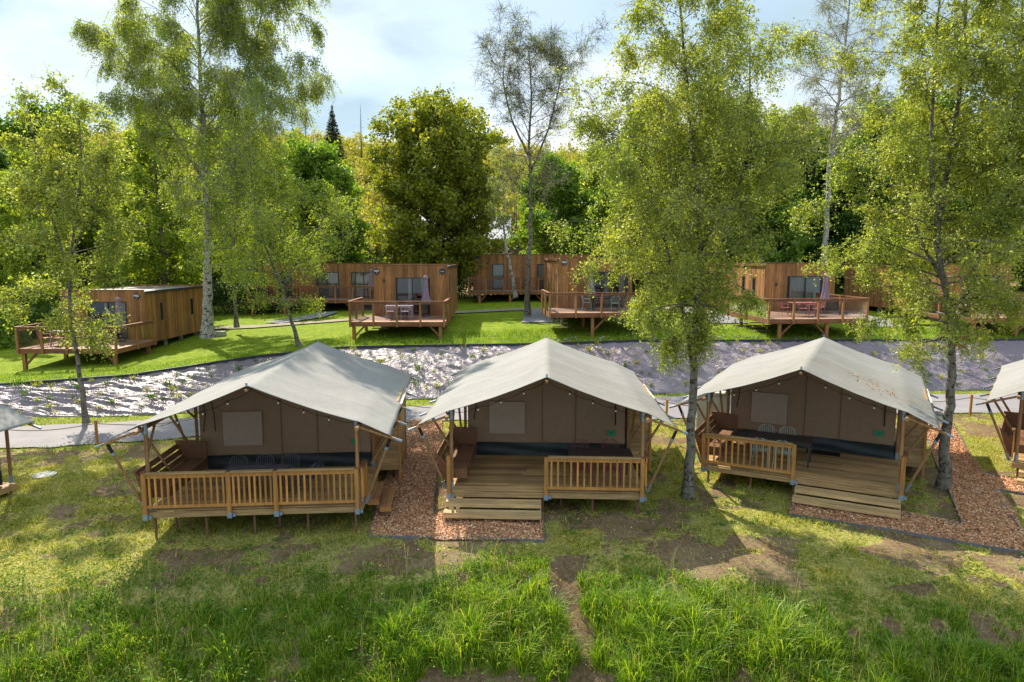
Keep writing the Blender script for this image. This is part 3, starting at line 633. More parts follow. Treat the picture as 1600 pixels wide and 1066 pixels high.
    # posts, struts, eave poles
    for x in (.06, W - .06):
        for y in (.03, 3.12, 7.9):
            if y == 7.9 or True:
                MB().tube([(x, y, D), (x, y, D + KZ - .08)], .045, 10).build('tent_post', M['pole'], root, smooth=False)
                if y < 3: MB().tube([(x, y, D + KZ - .26), (x, y, D + KZ - .02)], .054, 10).build('post_sleeve', M['steel'], root)
                MB().tube([(x, y, D), (x, y, D + .22)], .052, 10).build('post_sleeve', M['steel'], root)
    for sgn, x0 in ((-1, 0), (1, W)):
        for y in [yf + .12, 1.5, 3.2, 5.2, yb - .12]:
            e = Vector((x0 + sgn * (ext + .10), y, D + EZ - .10)); a = Vector((x0 + sgn * .02, y, D + KZ - .16))
            k = MB().beam(a, e, .07, .05).build('rafter_end', M['pole'], root)
            MB().beam(a.lerp(e, .93), e + (e - a).normalized() * .16, .06, .055).build('pole_tip', M['steel'], k, bevel=.01)
            if y < 3.4:
                s = Vector((x0 + sgn * .10, max(y, .15), D - .02)) if y < 1 else Vector((x0 + sgn * .08, y, D + .55))
                k2 = MB().tube([s, a.lerp(e, .86)], .035, 8).build('strut', M['pole'], root, smooth=False)
                dd = (a.lerp(e, .86) - s); q0 = s + dd * .84
                MB().tube([q0, s + dd * .985], .040, 8).build('strut_end', M['black'], k2)
                MB().tube([q0 - dd * .02, q0 + dd * .02], .048, 8).build('strut_joint', M['steel'], k2)
                if y < 1: MB().tube([s, s + dd * .12], .045, 8).build('strut_foot', M['steel'], k2)
        MB().tube([(x0 - sgn * .06, .55, D + KZ - .15), (x0 - sgn * .06, .06, D + 1.35)], .032, 8).build('knee_brace', M['pole'], root)
        MB().tube([(x0 - sgn * .06, 3.05, D + KZ - .6), (x0 - sgn * .06, 2.2, D + KZ - .08)], .032, 8).build('knee_brace', M['pole'], root)
        if sgn > 0 or True: MB().tube([(x0 - sgn * .02, 2.45, D + .95), (x0 - sgn * .02, 1.75, D + KZ - .1)], .032, 8).build('knee_brace', M['pole'], root)
    # canvas room
    def wallz(x): s = abs(x - 2.5) / 2.5; return D + RZ - .9 * s - .08 * math.sin(math.pi * min(s, 1)) - .14
    nxx, nzz = 40, 16; V = []; F = []
    for j in range(nzz + 1):
        for i in range(nxx + 1):
            x = .14 + 4.72 * i / nxx; z = D + .4 + (wallz(x) - D - .4) * j / nzz
            V.append((x, 3.16 + .014 * math.sin(x * 4 + rsd) * math.sin(z * 2.4) + .012 * math.sin(x * 1.6 + z * 3.1), z))
    for j in range(nzz):
        for i in range(nxx): a = j * (nxx + 1) + i; F.append((a, a + 1, a + nxx + 2, a + nxx + 1))
    cw = npmesh('canvas_wall', V, F, M['wall_canvas'], root, smooth=True)
    m = MB()
    for x in (2.38, 3.38): m.box(x - .007, x + .007, 3.125, 3.14, D + .02, wallz(x) - .05)
    m.build('zip_seam', M['bench'], cw)
    for x in (.32, .55) if spec.get('strap', 0) == 0 else (.4,):
        MB().tube([(x - .05, 3.11, D + 2.05 - x * .1), (x, 3.12, D + 1.6), (x + .02 - .1 * (x < .5), 3.12, D + 1.1)], .012, 5).build('strap', M['black'], cw)
    if spec.get('strap', 0): MB().beam((4.55, 3.11, D + 1.95), (4.57, 3.12, D + .98), .035, .012, (0, 1, 0)).build('strap', M['black'], cw)
    MB().box(.78, 1.86, 3.10, 3.118, D + .68, D + 1.66).build('window_flap', M['window_canvas'], cw, bevel=.004)
    sg = MB().box(4.32, 4.56, 3.098, 3.108, D + .66, D + .82).build('sign_card', M['green_sign'], cw)
    m = MB(); rr = random.Random(4)      # short scribbled word
    for i in range(9): xx = 4.375 + i * .015; m.beam((xx, 3.0955, D + .735 + rr.uniform(0, .006)), (xx + .011, 3.0955, D + .75 + rr.uniform(-.012, .012)), .004, .010, (0, 0, 1))
    m.build('lettering', M['black'], sg)
    for x in (.14, 4.86):
        MB().add([(x, 3.17, D + .4), (x, 7.7, D + .4), (x, 7.7, D + KZ - .1), (x, 3.17, D + KZ - .12)], [(0, 1, 2, 3)]).build('canvas_side', M['wall_canvas'], root).modifiers.new('s', 'SOLIDIFY').thickness = .01
        MB().box(x - .012, x + .012, 3.17, 7.7, D + .01, D + .4).build('skirt_side', M['skirt'], root)
    MB().add([(.14, 7.7, D), (4.86, 7.7, D), (4.86, 7.7, D + KZ - .1), (2.5, 7.7, D + RZ - .12), (.14, 7.7, D + KZ - .1)], [(0, 1, 2, 3, 4)]).build('canvas_back', M['wall_canvas'], root).modifiers.new('s', 'SOLIDIFY').thickness = .01
    V = []; F = []
    for j in range(7):
        for i in range(81):
            x = .14 + 4.72 * i / 80; z = D + .005 + .40 * j / 6; V.append((x, 3.13 - .05 * (float(fbm(np.array([x * 2.2 + rsd]), np.array([z * 6]), 8)[0]) - .3) - .02 * math.sin(z * 20 + x * 2), z))
    for j in range(6):
        for i in range(80): a = j * 81 + i; F.append((a, a + 1, a + 82, a + 81))
    npmesh('skirt', V, F, M['skirt'], root, smooth=True)
    if spec.get('bench', True):
        bn = MB(); bn.box(-.12, .42, .35, 2.75, D + .40, D + .44); be = bn.build('bench', M['bench'], root, bevel=.005)
        m = MB()
        for k in range(3): m.beam((-.17 - .085 * k, .35, D + .5 + k * .15), (-.17 - .085 * k, 2.75, D + .5 + k * .15), .03, .142, (-.5, 0, 1))
        m.build('backrest', M['bench'], be)
        m = MB(); m.box(.40, .43, .36, 2.74, D + .22, D + .398); m.box(-.15, .42, .32, .348, D + .2, D + .46); m.build('apron', M['bench'], be)
        m = MB(); m.add([(-.42, 2.78, D + .95), (.05, 2.78, D + .95), (.42, 2.78, D + .9), (.42, 2.78, D + .1), (-.12, 2.78, D + .1), (-.42, 2.81, D + .95), (.05, 2.81, D + .95), (.42, 2.81, D + .9), (.42, 2.81, D + .1), (-.12, 2.81, D + .1)], [(0,1,2,3,4),(9,8,7,6,5),(0,5,6,1),(1,6,7,2),(2,7,8,3),(3,8,9,4),(4,9,5,0)])
        m.build('bench_end', M['bench'], be); m = MB()
        m.add([(-.42, .30, D + .92), (-.05, .30, D + .5), (-.05, .30, D + .05), (-.15, .30, D + .05), (-.42, .33, D + .92), (-.05, .33, D + .5), (-.05, .33, D + .05), (-.15, .33, D + .05)], [(0,1,2,3),(7,6,5,4),(0,4,5,1),(1,5,6,2),(2,6,7,3),(3,7,4,0)])
        m.build('bench_end', M['bench'], be)
        railing((-.04, -.05, D), (-.04, .3, D), 2, side=True)
    if spec.get('shed', True):
        x0, x1, y0, y1 = 4.98, 5.66, 3.45, 5.6; m = MB(); z = D - .25
        while z < D + 1.72: m.box(x0, x1, y0, y1, z, z + .118); z += .122
        s = m.build('wood_annexe', M['pine_x'], root, bevel=.004)
        for x, y in ((x0, y0), (x1, y0), (x1, y1)): MB().box(x - .035, x + .035, y - .035, y + .035, gz(x, y) - .1, D + 1.74).build('corner_post', M['pine_z'], s)
        MB().add([(x0 - .1, y0 - .1, D + 1.78), (x1 + .1, y0 - .1, D + 1.76), (x1 + .1, y1 + .1, D + 1.76), (x0 - .1, y1 + .1, D + 1.78)], [(0, 1, 2, 3)]).build('annexe_roof', M['offwhite'], s).modifiers.new('s', 'SOLIDIFY').thickness = .05
    return root
def lights(root, label, y0=.1, group='bulb strings under the tent roofs'):
    t = empty('string_light', root.location.copy(), root.rotation_euler.z, label, 'string light', group); D = .5
    P = []
    for i in range(33):
        s = i / 32; x = .15 + 4.7 * s; a = abs(x - 2.5) / 2.5; bt = (s * 8) % 1
        P.append(Vector((x, y0 + .1, D + 3.02 - .9 * a - .08 * math.sin(math.pi * a) - .17 - .05 * math.sin(math.pi * bt))))
    MB().tube(P, .006, 4).build('cable', M['black'], t)
    for i in range(0, 33, 4):
        if i in (0, 32, 16): continue
        p = P[i] if i % 8 else P[i]
        b = MB().tube([p, p - Vector((0, 0, .05))], .014, 6).build('socket', M['black'], t)
        MB().ball(p - Vector((0, 0, .08)), .025, 8).build('bulb', M['bulb'], t, smooth=True)
    return t
T_ = []
r1, r2, r3, r4 = R(4.6), R(-2.8), R(-28.2), R(-38)
T1 = tent((-8.66, 15.6, 0), r1, dict(rail='full', strap=0), 'grey canvas tent with railing across its whole deck front, left of the chip path')
T2 = tent((-1.62, 17.07, 0), r2, dict(rail='right', steps=(-.05, 2.38), strap=1), 'grey canvas tent with deck steps at its left front, between chip path and birch')
T3 = tent((5.58, 19.27, 0), r3, dict(rail='left', steps=(2.5, 5.0), leaves=True, strap=1), 'grey canvas safari tent with fallen leaves on its roof and steps at its right')
T4 = tent((14.75, 19.5, 0), r4, dict(rail='none', steps=(.15, 2.5), strap=1), 'safari tent cut by the right edge of the photo, only its left side showing')
T0 = tent((-19.9, 11.2, -.25), R(-8), dict(rail='none', bench=False, shed=False), 'safari tent cut by the left edge of the photo, only a roof corner showing')
for t, l in ((T1, 'string of small round bulbs under the roof edge of the tent with full railing'), (T2, 'string of small round bulbs under the roof edge of the middle tent'), (T3, 'string of small round bulbs under the roof edge of the tent with leaves on it')): lights(t, l)
def local(t, x, y, z=.5): return t.matrix_basis @ Vector((x, y, z))
def matrix_fix():
    bpy.context.view_layer.update()
# ---------------------------------------------------------------- furniture
def chair(name, mat, label, group, loc, rz, slats=True, armrest=False):
    c = empty(name, loc, rz, label, 'chair', group)
    m = MB()
    for i in range(6): m.box(-.19 + i * .066, -.19 + i * .066 + .05, -.2, .2, .44, .455)
    m.build('seat', mat, c)
    for x in (-.21, .21):
        MB().tube([(x, -.2, .45), (x * 1.15, -.26, 0)], .012, 6).build('leg', mat, c); MB().tube([(x, .2, .45), (x * 1.1, .28, 0)], .012, 6).build('leg', mat, c)
    pts = [(-.21, .2, .44), (-.22, .25, .7)] + [(.22 * math.cos(a), .26 + .02 * math.sin(a), .72 + .14 * math.sin(a)) for a in np.linspace(math.pi, 0, 9)] + [(.22, .25, .7), (.21, .2, .44)]
    m = MB(); m.tube(pts, .013, 6)
    for i in range(7):
        x = -.165 + i * .055; m.tube([(x, .215, .50), (x, .262, .70 + .13 * math.sqrt(max(0, 1 - (x / .22) ** 2)))], .0075, 5)
    m.tube([(-.21, .21, .5), (.21, .21, .5)], .010, 5); m.build('backrest', mat, c)
    m = MB()
    for x in (-.24, .24): m.tube([(x * .9, -.19, .45), (x * 1.02, -.17, .64), (x * 1.02, .22, .66)], .012, 6)
    m.build('armrest', mat, c)
    return c
def table(mat, topmat, label, loc, rz, L_=1.5, Wd=.8, group=None, slim=False):
    t = empty('outdoor_table', loc, rz, label, 'table', group)
    m = MB()
    n = 7
    for i in range(n): y = -Wd / 2 + i * Wd / n; m.box(-L_ / 2, L_ / 2, y, y + Wd / n - .008, .71, .735)
    m.build('tabletop', topmat, t, bevel=.003)
    m = MB(); m.box(-L_/2+.05, L_/2-.05, -Wd/2+.05, -Wd/2+.08, .65, .708); m.box(-L_/2+.05, L_/2-.05, Wd/2-.08, Wd/2-.05, .65, .708); m.build('table_frame', mat, t)
    for x in (-L_ / 2 + .07, L_ / 2 - .07):
        for y in (-Wd / 2 + .065, Wd / 2 - .065): MB().box(x - .022, x + .022, y - .022, y + .022, 0, .65).build('leg', mat, t)
    return t
def placed(t, x, y, z=.5):
    rz = t.rotation_euler.z; l = t.location
    return (l.x + x * math.cos(rz) - y * math.sin(rz), l.y + x * math.sin(rz) + y * math.cos(rz), l.z + z)
def mat_(t, x0, y0, w_, d_, label):
    p = placed(t, x0, y0, .503); e = MB().box(0, w_, 0, d_, 0, .012).build('door_mat', M['black'], None, bevel=.004); e.location = p; e.rotation_euler.z = t.rotation_euler.z; tag(e, label, 'mat')
rz1, rz2, rz3 = r1, r2, r3
table(M['grey_metal'], M['grey_metal'], 'dark grey table behind the full railing of the first tent', placed(T1, 2.35, .66), rz1)
for k, (x, y, a) in enumerate(((1.7, 1.2, 180), (2.35, 1.25, 180), (3.0, 1.25, 180), (3.6, .9, 60))):
    chair('metal_chair', M['grey_metal'], ['dark grey chair nearest the bench behind the full railing of the first tent', 'dark grey chair in the middle of the row behind the full railing', 'dark grey chair at the door mat side of the row behind the full railing', 'dark grey chair standing beyond the table end, nearest the tent steps on the right'][k], 'grey chairs on the first tent deck', placed(T1, x, y), rz1 + R(a + 180))
mat_(T1, 3.1, 2.45, .95, .5, 'black door mat in front of the canvas wall behind the full railing')
table(M['brown_table'], M['brown_table'], 'dark brown table behind the right railing of the middle tent', placed(T2, 3.95, 1.1), rz2, 1.7)
for k, (x, y, a) in enumerate(((3.5, .55, 180), (4.25, .55, 180), (3.45, 1.7, 0), (4.3, 1.7, 0))):
    chair('metal_chair', M['oxblood'], ['dark red chair nearer the steps, right behind the railing of the middle tent', 'dark red chair next to the right corner post, right behind the middle tent railing', 'dark red chair between table and canvas wall of the middle tent, on the steps side', 'dark red chair between table and canvas wall of the middle tent, below the green sign'][k], 'dark red chairs on the middle tent deck', placed(T2, x, y), rz2 + R(a))
mat_(T2, 2.5, 2.5, .95, .5, 'black door mat before the canvas door of the middle tent')
table(M['brown_table'], M['brown_table'], 'dark brown table behind the left railing of the third tent', placed(T3, 1.9, 1.3), rz3, 1.75)
for k, (x, y, a) in enumerate(((1.45, .7, 180), (2.05, .7, 180), (1.4, 1.9, 0), (2.0, 1.9, 0))):
    chair('metal_chair', M['mint'], ['pale mint chair on the left of the two right behind the third tent railing', 'pale mint chair on the right of the two right behind the third tent railing', 'pale mint chair behind the brown table, on the bench side of the third tent', 'pale mint chair behind the brown table, on the door mat side of the third tent'][k], 'mint chairs on the third tent deck', placed(T3, x, y), rz3 + R(a))
mat_(T3, 2.5, 2.6, .95, .45, 'black door mat before the canvas door of the third tent')
# ---------------------------------------------------------------- timber cabins
def siding(m, x0, x1, z0, z1, y, holes, bw=.14, axis='x', sgn=-1, rg=random):
    x = x0
    while x < x1 - .01:
        xe = min(x + bw, x1); zs = [(z0, z1)]
        for (a, c, d, e) in holes:
            if xe > a + .01 and x < c - .01:
                zs = [q for s in zs for q in ((s[0], min(s[1], d)), (max(s[0], e), s[1])) if q[1] - q[0] > .02]
        t = rg.uniform(.018, .028)
        for s in zs:
            if axis == 'x': m.box(x + .003, xe - .003, y - t, y, s[0], s[1])
            else: m.box(y if sgn > 0 else y - t, y + t if sgn > 0 else y, x + .003, xe - .003, s[0], s[1])
        x = xe
def cabin(loc, rz, W, Ln, F, Hh, wins, side_wins, label, deck=None, signs=(), side='r', trim=True, name='timber_cabin', steps=None):
    """front wall at local y=0, x 0..W; body runs back to Ln; floor F above loc.z; wall height Hh above the floor"""
    root = empty(name, loc, rz, label, 'cabin', 'timber clad cabins on the upper lawn'); rg = random.Random(int(loc[0] * 17 + 5)); z0, z1 = F - .22, F + Hh
    gz = lambda x, y: h(loc[0] + x * math.cos(rz) - y * math.sin(rz), loc[1] + x * math.sin(rz) + y * math.cos(rz)) - loc[2]
    m = MB(); siding(m, 0, W, z0, z1, 0, wins, rg=rg); m.build('front_wall', M['cedar'], root)
    for sg_, xx in ((-1, 0), (1, W)):
        m = MB(); siding(m, 0, Ln, z0, z1 - .12, xx, side_wins if (sg_ > 0) == (side == 'r') else (), axis='y', sgn=sg_, rg=rg); m.build('side_wall', M['cedar'], root)
    m = MB(); siding(m, 0, W, z0, z1, Ln + .03, (), rg=rg); m.build('back_wall', M['cedar'], root)
    # shell just behind the boards, with openings left free, and rooms behind glass
    def backing(a0, a1, holes, ax, yy):
        m = MB(); cuts = sorted({a0, a1} | {c for hh in holes for c in (hh[0], hh[1])})
        for p, q in zip(cuts[:-1], cuts[1:]):
            hs = [hh for hh in holes if hh[0] <= p + 1e-4 and hh[1] >= q - 1e-4]
            segs = [(z0 + .02, z1 - .16)]
            for hh in hs: segs = [(s0, s1) for s in segs for s0, s1 in ((s[0], hh[2]), (hh[3], s[1])) if s1 > s0]
            for s in segs:
                if ax == 'x': m.box(p, q, yy, yy + .06, s[0], s[1])
                else: m.box(yy[0], yy[1], p, q, s[0], s[1])
        return m
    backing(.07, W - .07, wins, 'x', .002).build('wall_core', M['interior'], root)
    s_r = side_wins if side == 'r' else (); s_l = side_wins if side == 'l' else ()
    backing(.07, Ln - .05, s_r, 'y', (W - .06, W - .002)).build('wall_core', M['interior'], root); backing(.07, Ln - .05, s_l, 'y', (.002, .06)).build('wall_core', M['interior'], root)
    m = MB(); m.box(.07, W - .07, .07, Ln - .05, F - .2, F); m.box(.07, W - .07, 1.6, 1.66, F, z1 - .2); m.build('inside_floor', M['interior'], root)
    for (a, c, d, e) in wins:
        f = MB(); t = .055
        f.box(a, c, -.045, .05, d, d + t); f.box(a, c, -.045, .05, e - t, e); f.box(a, a + t, -.045, .05, d + t, e - t); f.box(c - t, c, -.045, .05, d + t, e - t)
        if c - a > 1.2: f.box((a + c) / 2 - .03, (a + c) / 2 + .03, -.04, .045, d + t, e - t)
        wn = f.build('window_frame', M['dark'], root)
        MB().add([(a + t, 0, d + t), (c - t, 0, d + t), (c - t, 0, e - t), (a + t, 0, e - t)], [(0, 1, 2, 3)]).build('pane', M['glass'], wn)
        def curtain(x0, x1):
            V = []; n = max(8, int((x1 - x0) / .02))
            for zz in (d + .04, e - .03):
                for i in range(n + 1):
                    x = x0 + (x1 - x0) * i / n; V.append((x, .13 + .025 * math.sin(i * .42) + .008 * math.sin(i * .9), zz))
            npmesh('curtain', V, [(i, i + 1, n + 2 + i, n + 1 + i) for i in range(n)], M['curtain'], wn, smooth=True)
        wd = c - a
        if wd > 1.2:
            mode = (wins[0][4:] or ('open',))[0] if len(wins[0]) > 4 else 'open'
            if deck and deck.get('curt') == 'full': curtain(a + .05, c - .05)
            else: curtain(a + wd * .36, a + wd * .52); curtain(c - wd * .22, c - wd * .02)
        elif wd > .5: curtain(a + .05, c - .05)
    for (a, c, d, e) in side_wins:
        xx = W if side == 'r' else 0; s = 1 if side == 'r' else -1; f = MB(); lo, hi = sorted((xx - s * .05, xx + s * .045)); t = .04
        f.box(lo, hi, a, c, d, d + t); f.box(lo, hi, a, c, e - t, e); f.box(lo, hi, a, a + t, d + t, e - t); f.box(lo, hi, c - t, c, d + t, e - t)
        wn = f.build('window_frame', M['dark'], root)
        MB().add([(xx, a + t, d + t), (xx, c - t, d + t), (xx, c - t, e - t), (xx, a + t, e - t)], [(0, 1, 2, 3)]).build('pane', M['glass'], wn)
    # roof: membrane, board fascia in front, dark gutter at the sides
    rf = MB().add([(-.06, .04, z1 - .10), (W + .06, .04, z1 - .10), (W + .06, Ln + .08, z1 - .16), (-.06, Ln + .08, z1 - .16), (-.06, .04, z1 - .05), (W + .06, .04, z1 - .05), (W + .06, Ln + .08, z1 - .11), (-.06, Ln + .08, z1 - .11)],
                  [(0,3,2,1),(4,5,6,7),(0,1,5,4),(1,2,6,5),(2,3,7,6),(3,0,4,7)]).build('roof', M['roofmem'], root)
    MB().box(-.03, W + .03, -.06, .03, z1 + .002, z1 + .05).build('fascia', M['cedar_x'], rf, bevel=.005)
    for xx in (-.11, W + .045): MB().box(xx, xx + .07, .05, Ln + .05, z1 - .16, z1 - .035).build('gutter' if xx > 0 else 'fascia', M['dark'] if xx > 0 else M['cedar_x'], rf)
    for i, (sx, sz, txt) in enumerate(signs):
        d_ = MB().tube([(sx, -.075, sz), (sx, -.035, sz)], .17, 24).build('number_plate', M['dark'], root)
        if txt: text_obj('lettering', txt, .155, M['white'], d_, (sx, -.08, sz + .02))
        if i == 0: MB().box(sx - .03, sx + .03, -.08, -.076, sz - .095, sz - .08).build('small_mark', M['white'], d_)
    for lx, lz in (deck or {}).get('lamps', ()): MB().box(lx - .045, lx + .045, -.12, -.03, lz - .08, lz + .08).build('wall_lamp', M['dark'], root, bevel=.01)
    for y in np.arange(.6, Ln, 1.9):
        for x in (.3, W - .3): MB().box(x - .07, x + .07, y - .07, y + .07, gz(x, y) - .15, F - .2).build('foundation_post', M['concrete'], root)
    if deck:
        x0, x1, dy = deck['x0'], deck['x1'], deck['d']; y = -dy; m = MB()
        while y < -.03: m.box(x0, x1, y, y + .138, F - .03, F + rg.uniform(-.002, .002)); y += .144
        dk = m.build('deck', M['cedar_pale'], root)
        m = MB(); m.box(x0 - .03, x1 + .03, -dy - .05, -dy - .004, F - .24, F + .004); m.box(x0 - .04, x0 - .002, -dy - .004, -.05, F - .24, F); m.box(x1 + .002, x1 + .04, -dy - .004, -.05, F - .24, F); m.build('deck_fascia', M['cedar_x'], dk)
        RH = 1.05
        def gp(x, y, w_=.05): MB().box(x - w_, x + w_, y - .05, y + .05, F - .26, F + RH).build('railing_post', M['cedar'], root)
        n = deck.get('n', 4)
        xs_ = np.linspace(x0, x1, n + 1)
        for x in xs_: gp(x, -dy - .10)
        MB().box(x0 - .09, x1 + .09, -dy - .17, -dy - .03, F + RH + .002, F + RH + .045).build('handrail', M['cedar_x'], root)
        MB().box(x0, x1, -dy - .125, -dy - .075, F + RH - .13, F + RH - .03).build('top_rail', M['cedar_x'], root)
        for a, c in zip(xs_[:-1], xs_[1:]): MB().add([(a + .06, -dy - .10, F + .05), (c - .06, -dy - .10, F + .05), (c - .06, -dy - .10, F + RH - .14), (a + .06, -dy - .10, F + RH - .14)], [(0, 1, 2, 3)]).build('screen_panel', M['screen'], root)
        for xx, on in ((x0 - .06, deck.get('left', True)), (x1 + .06, deck.get('right', True))):
            if not on: continue
            ye = -.3 if (xx > W + .05 or xx < -.05) or True else -.06
            MB().box(xx - .07, xx + .07, -dy - .02, ye, F + RH + .002, F + RH + .045).build('handrail', M['cedar_x'], root)
            MB().box(xx - .025, xx + .025, -dy - .02, ye, F + RH - .13, F + RH - .03).build('top_rail', M['cedar_x'], root)
            yy = np.linspace(-dy, ye, 3)
            for y in yy[1:]: gp(xx, y)
            for a, c in zip(yy[:-1], yy[1:]): MB().add([(xx, a + .06, F + .05), (xx, c - .06, F + .05), (xx, c - .06, F + RH - .14), (xx, a + .06, F + RH - .14)], [(0, 1, 2, 3)]).build('screen_panel', M['screen'], root)
        for x in deck.get('legs', (x0 + .15, x1 - .15)):
            g0 = gz(x, -dy + .1)
            MB().box(x - .08, x + .08, -dy + .02, -dy + .18, g0 - .2, F - .25).build('deck_post', M['cedar'], root)
            s = 1 if x < (x0 + x1) / 2 else -1; L_ = min(.75, (F - g0) * .6)
            MB().beam((x, -dy + .1, F - .25 - L_), (x + s * L_, -dy + .1, F - .24), .09, .09).build('deck_brace', M['cedar_x'], root)
            MB().box(x - .08, x + .08, -.5 - .08, -.5 + .08, gz(x, -.5) - .2, F - .25).build('deck_post', M['cedar'], root)
        if deck.get('steps'):
            sx, sy, dr = deck['steps']; m = MB()
            for k in range(4): m.box(sx, sx + .9, sy - .25 * k if dr else sy, (sy - .25 * k if dr else sy) + .26, F - .2 - k * .19 - .04, F - .2 - k * .19)
            m.build('steps', M['cedar_pale'], root)
    return root
def parasol(loc, label, hgt=2.35):
    p = empty('closed_parasol', loc, 0, label, 'parasol', 'closed mauve parasols on the cabin decks')
    MB().tube([(0, 0, 0), (0, 0, hgt)], .022, 8).build('pole', M['grey_metal'], p); MB().tube([(0, 0, 0), (0, 0, .07), (0, 0, .09)], [.26, .24, .05], 16).build('base', M['grey_metal'], p)
    V = []; n = 24; zs = [.75, .95, 1.3, 1.7, 2.05, 2.2, 2.24, 2.36, 2.42]; rr = [.24, .21, .155, .13, .12, .115, .15, .12, .02]
    for j, (z, r_) in enumerate(zip(zs, rr)):
        for i in range(n):
            a = 2 * math.pi * i / n; q = r_ * (1 + .32 * math.cos(a * 6) * (1 - j / 9) + .08 * math.sin(a * 3 + z * 3)); V.append((q * math.cos(a), q * math.sin(a), z * hgt / 2.42))
    npmesh('canopy', V, [(j*n+i, j*n+(i+1)%n, (j+1)*n+(i+1)%n, (j+1)*n+i) for j in range(len(zs)-1) for i in range(n)], M['umbrella'], p, smooth=True)
    return p
def on(c, x, y, F): return placed(c, x, y, F)
# left cabin
C1 = cabin((-24.3, 36.8, .9), 0, 4.5, 7.6, 1.1, 2.65, [(1.5, 3.5, 1.15, 3.15)], [(1.6, 1.78, 2.0, 3.0), (5.2, 5.45, 2.0, 3.0)], 'timber cabin on the lawn left of the white birch trunk, its roof top showing',
    deck=dict(x0=.2, x1=5.0, d=3.7, n=4, legs=(.35, 4.8), curt=''), signs=[(4.1, 3.45, 'M06')])
parasol(on(C1, 3.55, -.85, 1.1), 'closed mauve parasol on the deck of the leftmost cabin')
table(M['lilac'], M['lilac'], 'light slatted table on the deck of the leftmost cabin', on(C1, 1.6, -2.2, 1.1), 0, 1.4)
for k, (x, y, a) in enumerate(((.95, -2.9, 150), (1.7, -2.95, 180), (2.75, -2.1, -90))): chair('metal_chair', M['salmon'], ['salmon chair tilted against the table on the leftmost cabin deck', 'salmon chair in front of the table on the leftmost cabin deck', 'salmon chair at the right end of the table on the leftmost cabin deck'][k], 'salmon chairs on the leftmost cabin deck', on(C1, x, y, 1.1), R(a))
# central cabin
C3 = cabin((-7.95, 39.4, 2.2), R(.5), 4.25, 7.4, .87, 2.9, [(1.3, 3.1, .95, 3.07)], [(.7, .78, 2.2, 3.2), (3.0, 3.08, 2.2, 3.2)], 'timber cabin mid lawn with round plates at both top corners of its front',
    deck=dict(x0=-.55, x1=4.35, d=3.75, n=4, legs=(-.4, 4.15), lamps=((.6, 2.9),), steps=(.1, -.9, True)), signs=[(.2, 3.42, 'M07'), (3.95, 3.42, None)])
m = MB(); [m.box(3.85 + i * .04, 3.878 + i * .04, -.082, -.077, 3.40, 3.43) for i in range(5)]; m.build('small_mark', M['white'], [c for c in C3.children if c.name.startswith('number_plate')][1])
parasol(on(C3, 3.05, -.6, .87), 'closed mauve parasol in front of the glass door of the central cabin')
table(M['lilac'], M['lilac'], 'light slatted table on the deck of the central cabin', on(C3, 1.75, -1.9, .87), 0, 1.5)
for k, (x, y, a) in enumerate(((1.35, -2.5, 180), (2.15, -2.5, 180), (1.35, -1.25, 0), (2.15, -1.25, 0))): chair('metal_chair', M['lilac'], ['lilac chair at the near left of the table on the central cabin deck', 'lilac chair at the near right of the table on the central cabin deck', 'lilac chair at the far left of the table on the central cabin deck', 'lilac chair at the far right of the table on the central cabin deck'][k], 'lilac chairs on the central cabin deck', on(C3, x, y, .87), R(a))
# long cabin behind, left
C2 = cabin((-19.9, 55, 2.1), 0, 10.5, 4.2, 1.05, 2.75, [(1.35, 2.15, 1.1, 3.1), (4.2, 6.0, 1.1, 3.1), (7.0, 9.0, 1.1, 3.1)], [], 'long dark timber cabin with three curtained windows, behind and left of the central cabin',
    deck=dict(x0=-.3, x1=10.4, d=2.6, n=8, legs=(-.1, 2.4, 5, 7.6, 10), curt='full'), signs=[])
parasol(on(C2, 8.85, -1.2, 1.05), 'closed mauve parasol on the long deck behind the central cabin')
# long cabin behind, right
C4 = cabin((-3.15, 56, 3.0), 0, 9.5, 4.2, .75, 2.85, [(1.55, 2.5, .8, 2.85), (5.2, 7.3, .8, 2.85), (7.7, 8.6, .8, 2.85)], [], 'long dark timber cabin behind the slender tree, its deck steps at the left end',
    deck=dict(x0=-.25, x1=9.3, d=2.4, n=7, legs=(.6, 3, 5.5, 8), curt='full', lamps=((4.6, 2.4), )), signs=[(.35, 3.4, None)])
for k, (x, y) in enumerate(((6.6, -1.2), (7.6, -1.2))): chair('metal_chair', M['mint'], ['mint chair on the far cabin deck, left of the two behind the slim trunk', 'mint chair on the far cabin deck, right of the two behind the slim trunk'][k], 'mint chairs on the far cabin deck', on(C4, x, y, .75), R(170))
# right centre cabin, corner towards the viewer
C5 = cabin((2.68, 39.6, 2.3), R(3.6), 4.3, 7.4, 1.2, 2.88, [(2.0, 4.0, 1.25, 3.3)], [(.55, .62, 1.9, 3.2), (1.7, 1.77, 2.0, 3.2)], 'timber cabin left of the big birch, its corner towards the viewer with number plate',
    deck=dict(x0=-.9, x1=4.6, d=3.5, n=4, legs=(1.4, 4.4), lamps=((.95, 2.75),), steps=(-.75, -2.4, True)), signs=[(.33, 3.82, 'M04')], side='l')
parasol(on(C5, 1.75, -.9, 1.2), 'closed mauve parasol on the deck beside the big birch crown')
table(M['brown_table'], M['brown_table'], 'dark table on the deck of the cabin beside the big birch', on(C5, 2.4, -1.9, 1.2), 0, 1.5)
chair('metal_chair', M['mint'], 'mint chair leaning on the table at its left end, deck beside the big birch', 'mint chairs beside the big birch', on(C5, 1.35, -1.9, 1.2), R(90))
